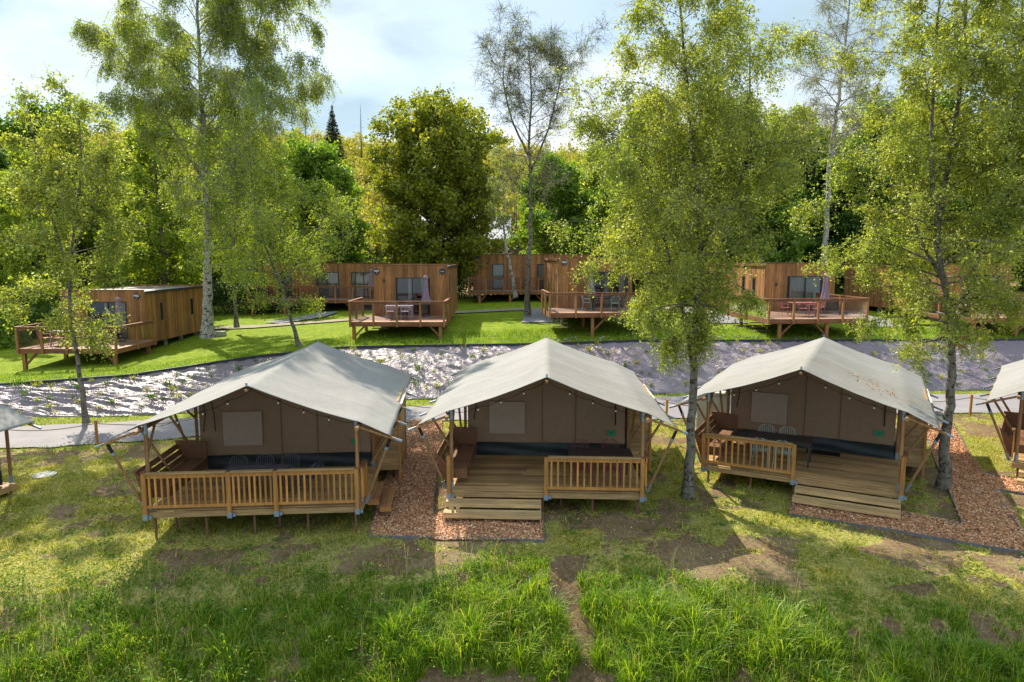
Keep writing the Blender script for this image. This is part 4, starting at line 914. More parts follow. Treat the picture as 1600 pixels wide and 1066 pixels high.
for k, x in enumerate((2.75, 3.5)): chair('metal_chair', M['mint'], ['mint chair at the near side of the dark table, deck beside the big birch', 'mint chair half hidden by the big birch leaves, deck left of it'][k], 'mint chairs beside the big birch', on(C5, x, -2.7, 1.2), R(180))
# right cabin
C6 = cabin((15.25, 41.3, 2.2), R(5), 4.4, 10, 1.0, 2.85, [(1.5, 3.6, 1.05, 3.1)], [(1.3, 1.6, 1.9, 3.0), (2.8, 3.1, 1.9, 3.0)], 'timber cabin right of the big birch, behind the deck with salmon chairs',
    deck=dict(x0=-2.3, x1=3.1, d=5.4, n=4, legs=(-1.6, 1.0, 2.9), lamps=((.7, 2.6),), curt='full', steps=(-2.2, -3.0, True)), signs=[], side='l')
parasol(on(C6, 2.6, -2.2, 1.0), 'closed mauve parasol on the deck with salmon chairs under the right trees')
table(M['salmon'], M['salmon'], 'salmon table on the deck under the right trees', on(C6, .6, -3.4, 1.0), R(5), 1.4)
for k, (x, y, a) in enumerate(((-.3, -3.3, 90), (.3, -4.1, 170), (1.0, -4.1, 190), (1.6, -3.4, -90))): chair('metal_chair', M['salmon'], ['salmon chair at the left end of the table under the right trees', 'salmon chair at the near left of the table under the right trees', 'salmon chair at the near right of the table under the right trees', 'salmon chair at the right end of the table under the right trees'][k], 'salmon chairs under the right trees', on(C6, x, y, 1.0), R(a))
C7 = cabin((26.2, 41.5, 2.2), R(7), 4.4, 10, 1.0, 2.8, [(1.5, 3.6, 1.05, 3.1)], [(2, 2.3, 1.9, 3.0)], 'timber cabin at the far right, mostly hidden behind the birch leaves',
    deck=dict(x0=-2.3, x1=3.1, d=5.0, n=4, legs=(-2.1, .4, 2.9), curt='full'), signs=[], side='l')
# ---------------------------------------------------------------- trees
def interp_poly(P, t):
    P = np.asarray(P, float); k = np.linspace(0, 1, len(P)); return np.array([np.interp(t, k, P[:, i]) for i in range(3)])
class Twigs:
    def __init__(s): s.P = []; s.R = []
def tube_np(polys, radii, n, name, mat, parent=None, smooth=True):
    """many tubes with the same point count in one mesh (limbs of one tree)"""
    VV = []; FF = []; off = 0
    by = {}
    for p, r in zip(polys, radii): by.setdefault((len(p), n(r) if callable(n) else n), []).append((p, r))
    for (m, k), L_ in by.items():
        P = np.array([a for a, _ in L_], float); Rr = np.array([b for _, b in L_], float)
        D = np.gradient(P, axis=1); D /= np.linalg.norm(D, axis=2, keepdims=True) + 1e-9
        ref = np.where(np.abs(D[:, :1, 2:3]) < .8, np.array([0, 0, 1.0]), np.array([1.0, 0, 0])); ref = np.broadcast_to(ref, D.shape)
        A = np.cross(D, ref); A /= np.linalg.norm(A, axis=2, keepdims=True) + 1e-9; B = np.cross(A, D)
        an = 2 * np.pi * np.arange(k) / k
        V = P[:, :, None] + (A[:, :, None] * np.cos(an)[None, None, :, None] + B[:, :, None] * np.sin(an)[None, None, :, None]) * Rr[:, :, None, None]
        nb = len(P); idx = off + np.arange(nb)[:, None, None] * m * k + np.arange(m - 1)[None, :, None] * k + np.arange(k)[None, None, :]
        nxt = off + np.arange(nb)[:, None, None] * m * k + np.arange(m - 1)[None, :, None] * k + ((np.arange(k) + 1) % k)[None, None, :]
        FF.append(np.stack([idx, nxt, nxt + k, idx + k], -1).reshape(-1, 4)); VV.append(V.reshape(-1, 3)); off += nb * m * k
    return npmesh(name, np.concatenate(VV), np.concatenate(FF), mat, parent, smooth)
def grow(seed, trunks, n1, t0, prof, el, n2, l2, n3, l3, droop=.25, hang=.0, nleaf=40000, leaf=.06, jit=.05, tr=.012, asp=.65, wig=.12, spread=1.0, l1r=.42, bias=0, var=(.62, 1.12)):
    """trunks: list of (points, base radius, tip radius, share of limbs). Returns limb tubes and leaf positions, local to the first point"""
    rg = np.random.default_rng(seed); o = np.array(trunks[0][0][0], float); polys, rads = [], []; tw = []
    for (pts, r0, r1, share) in trunks:
        P = np.array(pts, float) - o; m = max(10, len(P) * 4); ts = np.linspace(0, 1, m); P = interp_poly(P, ts).T
        L_ = np.linalg.norm(P[-1] - P[0]); ks = np.array([1, 4, 6, 4, 1.0]) / 16; Q = np.stack([np.convolve(np.pad(P[:, i], 2, 'edge'), ks, 'valid') for i in range(3)], 1); Q[0] = P[0]; Q[-1] = P[-1]; P = Q
        P[1:-1, :2] += rg.normal(0, .006 * L_ / 4, (m - 2, 2)); rad = r0 + (r1 - r0) * ts ** .8
        if share == 0 or trunks[0][0] is pts: rad = rad * (1 + .45 * np.exp(-ts * 28))
        polys.append(P); rads.append(rad)
        nn = int(n1 * share)
        for i in range(nn):
            u = (i + rg.random()) / nn; t = t0 + (1 - t0) * u; p = interp_poly(P, t); az = i * 2.39996 + rg.uniform(-.5, .5)
            R_ = prof(u) * rg.uniform(*var) * spread * (1 + bias * math.cos(az) * max(0, 1 - u / .42)); e = el(u) + rg.uniform(-.18, .18); k = 7
            d = np.array([math.cos(az) * math.cos(e), math.sin(az) * math.cos(e), math.sin(e)]); L1 = R_ / max(.35, math.cos(e)); q = [p]
            for j in range(k - 1):
                d = d + rg.normal(0, wig, 3); d[2] -= droop * (j / k) * .35; d /= np.linalg.norm(d); q.append(q[-1] + d * L1 / (k - 1))
            q = np.array(q); rr = float(np.interp(t, ts, rad)) * l1r; rr = min(rr, .035 + L1 * .012)
            polys.append(q); rads.append(np.linspace(rr, max(tr * .8, rr * .16), k))
            m2 = max(3, int(n2 * L1 / max(1e-3, prof(.4))))
            for a in range(m2):
                s = rg.uniform(.18, 1.0) ** .8; p2 = interp_poly(q, s); dd = q[min(k - 1, int(s * (k - 1)) + 1)] - q[max(0, int(s * (k - 1)) - 0)]
                dd = dd / (np.linalg.norm(dd) + 1e-9); d2 = dd * .75 + rg.normal(0, .62, 3); d2 /= np.linalg.norm(d2); Ls = l2 * L1 * (1.12 - .75 * s) * rg.uniform(.6, 1.3); w2 = [p2]
                for j in range(4):
                    d2 = d2 + rg.normal(0, wig, 3); d2[2] -= droop * .22; d2 /= np.linalg.norm(d2); w2.append(w2[-1] + d2 * Ls / 4)
                w2 = np.array(w2); polys.append(w2); rads.append(np.linspace(max(tr, rr * .35), tr * .6, 5))
                for b in range(n3):
                    s3 = rg.uniform(.15, 1); p3 = interp_poly(w2, s3); d3 = d2 * .4 + rg.normal(0, .6, 3); d3 /= np.linalg.norm(d3); L3 = l3 * rg.uniform(.5, 1.4); w3 = [p3]
                    for j in range(3):
                        d3 = d3 + rg.normal(0, wig, 3) + np.array([0, 0, -hang]); d3 /= np.linalg.norm(d3); w3.append(w3[-1] + d3 * L3 / 3)
                    tw.append(w3)
    tw = np.array(tw); n = len(tw); dens = rg.gamma(2.2, 1, n); c = tw[:, 1]; dens *= np.interp(fbm(c[:, 0] * .9 + c[:, 2] * .7 + seed, c[:, 1] * .9 - c[:, 2] * .6, seed % 40, 3), [.35, .6], [.6, 1.25])
    ix = rg.choice(n, nleaf, p=dens / dens.sum()); s = rg.uniform(.1, 1.02, nleaf) * 3; j = np.clip(s.astype(int), 0, 2); f = (s - j)[:, None]
    LP = tw[ix, j] * (1 - f) + tw[ix, j + 1] * f + rg.normal(0, jit, (nleaf, 3))
    return dict(polys=polys, rads=rads, tw=tw, leaves=LP, leaf=leaf, asp=asp, tr=tr, rg=rg, o=o)
def plant(tr, bark, leafm, name, label, cat='tree', group=None, twigs=True, loc=None, flat=.8):
    r = empty(name, loc if loc is not None else tuple(tr['o']), 0, label, cat, group)
    pl, rd = list(tr['polys']), list(tr['rads'])
    big = [i for i in range(len(pl)) if max(rd[i]) > .03]; sm = [i for i in range(len(pl)) if max(rd[i]) <= .03]
    tube_np([pl[i] for i in big], [rd[i] for i in big], lambda q: 10 if max(q) > .1 else 5, 'trunk', bark, r)
    if sm and twigs: 
        tp = [pl[i] for i in sm]; trd = [rd[i] for i in sm]; tp += list(tr['tw']); trd += [np.array([tr['tr'] * .6] * 3 + [tr['tr'] * .3])] * len(tr['tw'])
        tube_np(tp, trd, 3, 'twigs', bark, r)
    scatter_quads(tr['leaves'], tr['leaf'], leafm, 'crown', r, flat=flat, asp=tr['asp'], rg=tr['rg'])
    return r
def TP(y, *uv): return [tuple(PY(u, v, y)) for u, v in uv]
def prof_of(*pts): a = np.array(pts, float); return lambda u: float(np.interp(u, a[:, 0], a[:, 1]))
LABELS = {}
# big birch in front, between the second and third tent
g0 = PG(1075, 778); y = g0.y
t10 = grow(101, [(TP(y, (1075, 781), (1078, 700), (1083, 630), (1085, 560), (1090, 480), (1096, 400), (1090, 300), (1078, 190), (1068, 80), (1060, -60)), .145, .02, 1.0),
                 ([tuple(PY(1083, 580, y)), tuple(PY(1070, 500, y + .3)), tuple(PY(1045, 400, y + .6)), tuple(PY(1010, 270, y + .9)), tuple(PY(975, 190, y + 1))], .065, .02, .38),
                 ([tuple(PY(1093, 390, y)), tuple(PY(1130, 330, y + .2)), tuple(PY(1155, 300, y + .6)), tuple(PY(1172, 180, y + .8)), tuple(PY(1172, 60, y + 1))], .07, .02, .32)],
           72, .355, prof_of((0, .4), (.12, .85), (.26, 2.2), (.5, 2.4), (.7, 2.1), (.88, 1.6), (1, 1.0)), lambda u: -.15 + .85 * u, 8, .42, 9, .62, droop=.5, hang=.5, nleaf=150000, leaf=.064, jit=.06, tr=.006, bias=-.9)
plant(t10, M['grey_bark'], M['birch_leaf'], 'birch_tree', 'big drooping birch standing in front between the middle tent and the third tent')
# right hand birch
g0 = PG(1472, 764); y = g0.y
t12 = grow(77, [(TP(y, (1472, 767), (1476, 700), (1484, 640), (1488, 575), (1486, 510), (1474, 440), (1462, 370), (1480, 270), (1500, 150), (1508, 20), (1515, -120)), .155, .03, 1.0),
                ([tuple(PY(1487, 520, y)), tuple(PY(1520, 430, y + .2)), tuple(PY(1560, 300, y + .4)), tuple(PY(1585, 150, y + .7)), tuple(PY(1600, -30, y + 1))], .085, .02, .6),
                ([tuple(PY(1474, 440, y)), tuple(PY(1435, 370, y + .3)), tuple(PY(1418, 310, y + .6)), tuple(PY(1408, 265, y + .9))], .06, .02, .26),
                ([tuple(PY(1470, 400, y)), tuple(PY(1452, 250, y - .5)), tuple(PY(1462, 100, y - .6)), tuple(PY(1470, -60, y - .6))], .07, .02, .32)],
           64, .36, prof_of((0, 1.4), (.12, 2.6), (.4, 2.8), (.65, 1.8), (1, .9)), lambda u: .02 + .85 * u, 8, .42, 9, .58, droop=.35, hang=.25, nleaf=195000, leaf=.066, jit=.055, tr=.006)
T12 = plant(t12, M['grey_bark'], M['birch_leaf'], 'birch_tree', 'leafy birch on the right with a red and white sign fixed to its trunk')
# tall weeping birch on the left
z1 = h(-16.6, 37.5); y = 37.5
t1 = grow(5, [(TP(y, (325, 527), (324, 470), (325, 400), (326, 330), (319, 250), (316, 160), (310, 60), (305, -60)), .30, .05, 1.0),
              ([tuple(PY(322, 290, y)), tuple(PY(268, 200, y)), tuple(PY(215, 125, y + .5)), tuple(PY(165, 45, y + 1))], .10, .025, .34),
              ([tuple(PY(318, 240, y)), tuple(PY(380, 130, y + 1)), tuple(PY(405, 40, y + 1)), tuple(PY(420, -20, y))], .10, .03, .45),
              ([tuple(PY(320, 300, y)), tuple(PY(380, 220, y - .5)), tuple(PY(430, 170, y - .8)), tuple(PY(455, 130, y - 1))], .08, .02, .22)],
          52, .40, prof_of((0, 1.5), (.2, 2.6), (.5, 2.9), (.8, 2.6), (1, 1.8)), lambda u: .35 + .45 * u, 9, .40, 9, 1.0, droop=.7, hang=.9, nleaf=170000, leaf=.10, jit=.10, tr=.012, asp=.6)
plant(t1, M['birch_bark'], M['tall_leaf'], 'birch_tree', 'tallest birch with white lower trunk rising above the frame, beside the left cabin')
# thin tree on the fabric slope
g0 = PG(135, 662); y = g0.y
t2 = grow(9, [(TP(y, (135, 662), (127, 600), (117, 540), (108, 480), (110, 400), (122, 320), (128, 250), (122, 165)), .105, .02, 1.0),
              ([tuple(PY(110, 430, y)), tuple(PY(80, 340, y)), tuple(PY(60, 250, y + .5)), tuple(PY(45, 170, y + .8))], .05, .015, .35),
              ([tuple(PY(112, 400, y)), tuple(PY(145, 320, y)), tuple(PY(170, 250, y + .5))], .045, .015, .25)],
          34, .30, prof_of((0, 1.3), (.3, 2.1), (.6, 1.9), (1, .8)), lambda u: .1 + .6 * u, 8, .42, 8, .6, droop=.3, hang=.3, nleaf=38000, leaf=.10, jit=.09, tr=.008)
plant(t2, M['grey_bark'], M['birch_leaf'], 'slender_tree', 'slender leaning tree before the leftmost cabin, rooted at the foot of the plastic slope')
# small leaning birch behind first tent
y = 33.0
t3 = grow(15, [(TP(y, (468, 541), (455, 500), (440, 450), (420, 400), (400, 340), (392, 260), (385, 190)), .10, .015, 1.0),
               ([tuple(PY(440, 455, y)), tuple(PY(470, 400, y)), tuple(PY(500, 350, y + .3)), tuple(PY(520, 320, y + .5))], .045, .015, .3)],
          38, .22, prof_of((0, 2.0), (.3, 2.9), (.6, 2.6), (1, 1.0)), lambda u: .2 + .6 * u, 8, .42, 7, .7, droop=.4, hang=.35, nleaf=24000, leaf=.10, jit=.09, tr=.009)
plant(t3, M['grey_bark'], M['yellow_leaf'], 'slender_tree', 'small leaning birch growing at the top edge of the slope behind the first tent')
# slender bluish trees with open crowns
y = 44.5
t7 = grow(21, [(TP(y, (824, 492), (825, 440), (828, 370), (830, 290), (826, 210), (832, 150), (826, 80)), .20, .03, 1.0),
               ([tuple(PY(829, 270, y)), tuple(PY(858, 200, y)), tuple(PY(875, 130, y + .5)), tuple(PY(880, 90, y + 1))], .09, .02, .5),
               ([tuple(PY(829, 250, y)), tuple(PY(800, 190, y)), tuple(PY(785, 130, y + .5)), tuple(PY(790, 70, y))], .09, .02, .5)],
          34, .42, prof_of((0, 1.6), (.3, 2.4), (.7, 2.2), (1, 1.5)), lambda u: .55 + .3 * u, 10, .42, 9, .7, droop=-.1, hang=.1, nleaf=14000, leaf=.085, jit=.08, tr=.011)
plant(t7, M['grey_bark'], M['sparse_leaf'], 'slender_tree', 'slim tree with open airy crown on the lawn right of the central cabin')
y = 47.5
t8 = grow(22, [(TP(y, (806, 465), (800, 430), (792, 395), (786, 350), (788, 290), (780, 240)), .14, .02, 1.0)], 16, .5, prof_of((0, .8), (.5, 1.3), (1, .5)), lambda u: .6, 7, .4, 7, .5, nleaf=5000, leaf=.10, jit=.08, tr=.01)
plant(t8, M['birch_bark'], M['sparse_leaf'], 'slender_tree', 'thin bent birch stem just left of the slim airy tree on the lawn')
y = 52
t11 = grow(33, [(TP(y, (1288, 480), (1290, 360), (1296, 260), (1306, 180), (1316, 110), (1325, 40), (1332, -70)), .24, .04, 1.0),
                ([tuple(PY(1296, 250, y)), tuple(PY(1330, 200, y)), tuple(PY(1362, 150, y + 1)), tuple(PY(1385, 110, y + 1))], .10, .02, .2)],
           44, .36, prof_of((0, 4.2), (.25, 3.6), (.6, 3.2), (1, 2.2)), lambda u: .10 + .65 * u, 10, .42, 9, .8, droop=.25, hang=.3, nleaf=15000, leaf=.085, jit=.1, tr=.016)
plant(t11, M['birch_bark'], M['sparse_leaf'], 'birch_tree', 'tall sparse birch with white stem rising between the two big crowns on the right')
y = 42
t4 = grow(41, [(TP(y, (370, 512), (367, 460), (365, 400), (368, 330), (372, 240), (375, 180)), .13, .02, 1.0)], 44, .30, prof_of((0, 2.0), (.3, 3.2), (.7, 2.6), (1, 1.0)), lambda u: .3 + .4 * u, 8, .4, 8, .8, droop=.5, hang=.7, nleaf=30000, leaf=.12, jit=.1, tr=.01)
plant(t4, M['grey_bark'], M['yellow_leaf'], 'birch_tree', 'yellow green birch just right of the tall white trunked birch on the lawn')
# rounded broadleaf with several stems
def broad(seed, stems, R_, Hh, nleaf, leaf, base=(0, 0, 0), jit=.35, t0=.22, n1=64, prof=None, el=None, n2=8, n3=7, l3=.8, var=(.75, 1.08)):
    rg = np.random.default_rng(seed); tr = []
    for i in range(stems):
        a = i * 2 * math.pi / stems + .4; s = .22 * R_ if stems > 1 else .06 * R_
        tr.append(([base, (math.cos(a) * s * .4 * (i > 0 or stems > 1) + base[0], math.sin(a) * s * .4 + base[1], Hh * .25), (math.cos(a) * s + base[0], math.sin(a) * s + base[1], Hh * .55), (math.cos(a) * s * 1.3 + base[0], math.sin(a) * s * 1.3 + base[1], Hh * .95)], .028 * Hh / (stems ** .4), .03, 1.0 / stems))
    prof = prof or prof_of((0, .75 * R_), (.2, 1.0 * R_), (.5, .95 * R_), (.8, .62 * R_), (1, .22 * R_))
    return grow(seed, tr, n1, t0, prof, el or (lambda u: .05 + .95 * u), n2, .36, n3, l3, droop=.05, hang=.0, nleaf=nleaf, leaf=leaf, jit=jit, tr=.018, asp=.8, wig=.1, var=var)
def at(u, y): x = (u - 800) / FPX * (y * math.cos(PITCH) + 0) ; x = (u - 800) / FPX * y * 1.0; return (x, y, h(x, y) - .05)
b6 = broad(61, 5, 4.7, 14.9, 100000, .24, jit=.22, t0=.24, n1=190, l3=.6, prof=prof_of((0, 3.4), (.2, 4.8), (.45, 5.0), (.7, 4.4), (.9, 3.1), (1, 2.0)), el=lambda u: -.05 + .85 * u, var=(.95, 1.02))
plant(b6, M['dark_bark'], M['olive_leaf'], 'maple_tree', 'broad round maple with olive yellow leaves and several stems behind the central cabin', loc=at(684, 58), twigs=False)
b5 = broad(62, 1, 4.6, 13.2, 70000, .26, jit=.22, t0=.12, n1=80, l3=.8)
B5 = plant(b5, M['dark_bark'], M['green_leaf'], 'round_tree', 'rounded fresh green tree left of the maple, behind the long left cabin', loc=at(497, 64), twigs=False)
b9 = broad(63, 4, 3.3, 11.5, 42000, .24, jit=.22, t0=.16, n1=60, l3=.7)
B9 = plant(b9, M['dark_bark'], M['green_leaf'], 'round_tree', 'green multi-stemmed tree right of the slim airy tree, behind the cabin with steps', loc=at(867, 64), twigs=False)
def clone(src, u, y, s, rz, label, mat=None, group=None, sz=1.0, name=None, zoff=0):
    c = src.copy(); col.objects.link(c); l = at(u, y); c.location = (l[0], l[1], l[2] + zoff); c.scale = (s, s, s * sz); c.rotation_euler = (0, 0, rz); c['label'] = label
    if name: c.name = name
    if group: c['group'] = group
    elif 'group' in c: del c['group']
    for ch in list(src.children):
        d = ch.copy(); col.objects.link(d); d.parent = c
        if mat and ch.name.startswith('crown'): d.material_slots[0].link = 'OBJECT'; d.material_slots[0].material = mat
    return c
y = 60
bw = grow(71, [([(0, 0, 0), (.2, .1, 5), (-.1, .2, 10), (.2, 0, 15.5)], .24, .04, 1.0)], 60, .16, prof_of((0, 2.6), (.25, 3.6), (.6, 3.0), (.85, 2.0), (1, .8)), lambda u: .2 + .5 * u, 7, .38, 8, .9, droop=.6, hang=.8, nleaf=60000, leaf=.19, jit=.12, tr=.014)
BW = plant(bw, M['grey_bark'], M['yellow_leaf'], 'background_birch', 'sunlit yellow green birch behind the leftmost cabin, left of the tall white trunked birch', loc=at(255, 50), twigs=False)
G_ = 'background trees behind the cabins'
clone(BW, 60, 47, .78, 1.0, 'yellow green birch at the left edge of the photo, behind the slender leaning tree', None, G_)
clone(BW, 185, 58, .85, 2.2, 'birch peeping between the slender leaning tree and the white trunked birch', None, G_)
clone(BW, 430, 58, .80, 4, 'yellow birch behind the long left cabin, left of the rounded green tree', None, G_)
clone(BW, 345, 66, .95, 5, 'pale birch directly behind the tall white trunked birch', None, G_)
for (u, y, s, rz, lb) in ((-60, 52, 1.1, .3, 'deep green tree cut by the left edge, behind the deck of the leftmost cabin'), (20, 62, 1.15, 1.1, 'deep green tree at the left edge with branches reaching over the slender tree'), (100, 66, 1.25, 2.0, 'tall deep green tree whose top shows above the slender leaning tree'),
        (175, 60, .85, 3.0, 'deep green tree directly behind the leftmost cabin roof'), (240, 70, 1.05, 4.4, 'deep green tree behind the leftmost cabin, right end of its roof'), (300, 60, .7, 5.5, 'low deep green tree left of the white trunk, near the cabin corner'),
        (400, 68, .9, .9, 'deep green tree behind the long cabin with three windows, its left end'), (450, 76, .8, 2.9, 'deep green tree behind the rounded fresh green tree')):
    clone(B5, u, y, s, rz, lb, M['deep_leaf'], G_, name='broadleaf_tree')
for (u, y, s, rz, m, lb) in ((1010, 62, 1.1, 1.1, M['green_leaf'], 'green tree behind the crown of the big birch, near its trunk'), (940, 70, .95, 2.0, M['yellow_leaf'], 'yellow green tree left of the big birch crown, on the skyline'),
        (1130, 62, 1.15, 3.0, M['deep_leaf'], 'deep green tree behind the right half of the big birch crown'), (1225, 66, 1.15, 4.4, M['yellow_leaf'], 'yellow green tree between the big birch and the sparse white stemmed birch'), (1190, 55, .72, .2, M['green_leaf'], 'lower green tree above the roof of the cabin right of the big birch'),
        (1370, 64, 1.2, 5.5, M['green_leaf'], 'green tree behind the sparse white stemmed birch'), (1300, 60, .9, 5.0, M['deep_leaf'], 'deep green tree behind the lower stem of the sparse birch'), (1440, 70, 1.3, .9, M['deep_leaf'], 'deep green tree behind the right hand birch, left of its trunk'), (1560, 66, 1.2, 2.5, M['green_leaf'], 'green tree behind the right hand birch, at the right edge'), (1660, 62, 1.2, 2.9, M['deep_leaf'], 'deep green tree cut by the right edge of the photo')):
    clone(B5, u, y, s, rz, lb, m, G_, name='broadleaf_tree')
# bushes and hedges
def bush(u, y, rx, ry, hz, n, leaf, mat, name, label, cat='bush', group=None, box=False, z=None):
    rg = np.random.default_rng(int(abs(u * 7 + y))); q = rg.uniform(-1, 1, (n * 2, 3)); q[:, 2] = rg.uniform(0, 1, n * 2)
    r_ = np.abs(q).max(1) if box else np.sqrt(q[:, 0] ** 2 + q[:, 1] ** 2 + (q[:, 2] * 1.0) ** 2)
    bump_ = .82 + .3 * fbm(q[:, 0] * 2.2 + u, q[:, 1] * 2.2 + q[:, 2] * 2, 12, 3) if not box else 1.0
    q = q[(r_ < bump_) & (r_ > .55 * bump_)][:n]; x, yy, zz = at(u, y)
    r = empty(name, (x, yy, zz), 0, label, cat, group)
    scatter_quads(q * np.array([rx, ry, hz]) + rg.normal(0, .05, (len(q), 3)), leaf, mat, 'foliage', r, flat=.9, asp=.8, rg=rg)
    m = MB()
    for i in range(7): a = i * .9; m.tube([(.1 * math.cos(a), .1 * math.sin(a), -.1), (rx * .5 * math.cos(a), ry * .5 * math.sin(a), hz * .7)], [.04, .015], 5)
    m.build('stem', M['dark_bark'], r); return r
bush(357, 54, 3.0, 1.0, 2.6, 9000, .13, M['hedge_leaf'], 'clipped_hedge', 'dark clipped hedge block between the white trunked birch and the long left cabin', 'hedge', box=True)
bush(722, 58, 3.2, 1.0, 3.6, 12000, .13, M['hedge_leaf'], 'clipped_hedge', 'dark tall hedge between the central cabin and the cabin with steps', 'hedge', box=True)
bush(650, 62, 4.5, .8, 4.2, 9000, .15, M['hedge_leaf'], 'clipped_hedge', 'long hedge running behind the central cabin roof and below the brick house', 'hedge', box=True)
for (u, y, rx, hz, m, lb) in ((560, 70, 3.2, 4.6, 'yellow_leaf', 'pale yellow bush left of the brick house'), (602, 66, 2.2, 3.7, 'green_leaf', 'green bush against the left wall of the brick house'), (515, 74, 3.5, 4.2, 'yellow_leaf', 'yellow green bush below the rounded green tree'), (827, 70, 2.8, 3.9, 'green_leaf', 'green bush right of the brick house, behind the slim tree trunk'),
        (852, 66, 1.8, 3.2, 'yellow_leaf', 'small yellow bush right of the slim tree trunk, over the far cabin roof'), (905, 72, 3, 4, 'yellow_leaf', 'yellow bush in front of the red house'), (655, 61, 1.3, 4.2, 'yellow_leaf', 'yellow shoots at the foot of the maple'), (1120, 58, 2.6, 3.0, 'green_leaf', 'green bush behind the cabin right of the big birch'),
        (30, 44, 2.4, 3.2, 'deep_leaf', 'deep green bush at the left edge behind the deck'), (160, 49, 3, 3.0, 'green_leaf', 'green bush behind the roof of the leftmost cabin'), (-20, 40, 2.2, 3.4, 'green_leaf', 'green bush cut by the left edge of the photo'), (430, 63, 3, 4, 'green_leaf', 'green bush behind the left end of the long cabin')):
    bush(u, y, rx, rx * .8, hz, 6500, .17, M[m], 'bush', lb, group='bushes behind the cabins')
# far wooded hill
def farwood():
    rg = np.random.default_rng(8); LP = []; k = 0
    protos = []
    for i in range(5):
        n = 900; q = rg.normal(size=(n, 3)); q /= np.linalg.norm(q, axis=1)[:, None]; q *= rg.uniform(.55, 1, n)[:, None]
        cl = rg.normal(size=(26, 3)); cl /= np.linalg.norm(cl, axis=1)[:, None]; cl *= rg.uniform(.5, .95, 26)[:, None]; q = cl[rg.integers(0, 26, n)] + q * .30; protos.append(q)
    for y in np.arange(84, 222, 5.2):
        for x in np.arange(-120, 130, 5.6):
            xx = x + rg.uniform(-2.4, 2.4); yy = y + rg.uniform(-2.2, 2.2); u = 800 + xx / yy * FPX
            if not -60 < u < 1660: continue
            if 60 < yy < 96 and 560 < u < 960: continue
            R_ = rg.uniform(2.6, 4.0); Hh = rg.uniform(8, 13) if yy > 110 else rg.uniform(6, 9)
            q = protos[k % 5][rg.permutation(900)[:(460 if yy > 140 else 640)]]; k += 1; a = rg.uniform(0, 6.28); c, s = math.cos(a), math.sin(a)
            p = np.stack([(q[:, 0] * c - q[:, 1] * s) * R_, (q[:, 0] * s + q[:, 1] * c) * R_, q[:, 2] * Hh * .42 + Hh * .58], 1) + np.array([xx, yy, h(xx, yy)])
            LP.append(p)
    return np.concatenate(LP), rg
P, rgf = farwood()
tag(scatter_quads(P, .62, M['hill_leaf'], 'hillside_forest', flat=.9, asp=.75, rg=rgf), 'yellow green spring woodland covering the hill behind the campsite', 'woodland', kind='stuff')
x = rgf.uniform(-110, 120, 900); y = rgf.uniform(84, 215, 900); tp = []; trd = []
for a, b in zip(x, y):
    z = h(a, b); tp.append(np.array([(a, b, z), (a + .1, b, z + 4), (a, b, z + 9)])); trd.append(np.array([.16, .12, .05]))
tag(tube_np(tp, trd, 4, 'hillside_stems', M['dark_bark']), 'grey stems of the hillside wood', 'woodland', kind='stuff')
def spruce(u, y, Hh, Rr, label, n=9000, bare=False, leaf=.5):
    x, yy, z = at(u, y); r = empty('spruce_tree', (x, yy, z), 0, label, 'conifer', 'conifers on the skyline'); rg = np.random.default_rng(int(abs(u)))
    MB().tube([(0, 0, -.3), (0, 0, Hh * .6), (0, 0, Hh)], [.22, .12, .02], 7).build('trunk', M['dark_bark'], r)
    t = 1 - np.sqrt(rg.random(n)); tier = np.floor(t * 17) / 17 + (t * 17 % 1) / 17 * .9; a = rg.uniform(0, 6.28, n); arm = rg.uniform(.0, 1, n) ** .6
    a = np.round(a / 6.28 * 9) / 9 * 6.28 + tier * 40 + rg.normal(0, .16, n)
    rr = Rr * (1 - tier) * arm * rg.uniform(.75, 1.1, n); zz = Hh * (.12 + .88 * tier) - rr * .28
    if not bare: scatter_quads(np.stack([rr * np.cos(a), rr * np.sin(a), zz], 1), leaf, M['spruce_leaf'], 'crown', r, flat=.35, asp=.5, rg=rg)
    m = MB()
    for i in range(46 if bare else 20): tt = .3 + .68 * i / (46 if bare else 20); b = i * 2.4; l_ = Rr * (1 - tt) * rg.uniform(.6, 1.1) + .1; m.tube([(0, 0, Hh * tt), (l_ * math.cos(b), l_ * math.sin(b), Hh * tt + l_ * .1)], [.035, .01], 4)
    m.build('branches', M['dark_bark'], r); return r
spruce(528, 170, 20, 5.0, 'pointed dark spruce on the skyline between rounded green tree and maple')
spruce(487, 165, 21.5, 1.9, 'bare dead conifer spike on the skyline left of the pointed spruce', bare=True)
spruce(571, 168, 20.5, 2.4, 'thin bare topped conifer on the skyline right of the pointed spruce', bare=True)
spruce(505, 138, 12, 2.4, 'shorter dark spruce on the hill below the bare conifer spike')
spruce(556, 135, 13, 3.0, 'dark spruce on the hill between the pointed spruce and the maple')
spruce(935, 88, 17, 3.6, 'dark conifer behind the left edge of the big birch crown')
spruce(1430, 120, 20, 4.2, 'dark conifer behind the right hand birch crown')
spruce(100, 120, 16, 4, 'dark conifer on the hill at the left of the photo')
spruce(40, 118, 17, 3.6, 'dark conifer near the left edge on the hill top')
HP = [( 590, 150, .85), (620, 140, .8), (465, 130, .9), (545, 110, .62), (575, 98, .6), (520, 96, .5), (810, 120, .9), (1310, 105, 1.2), (1270, 100, 1.1), (1390, 110, 1.25)]
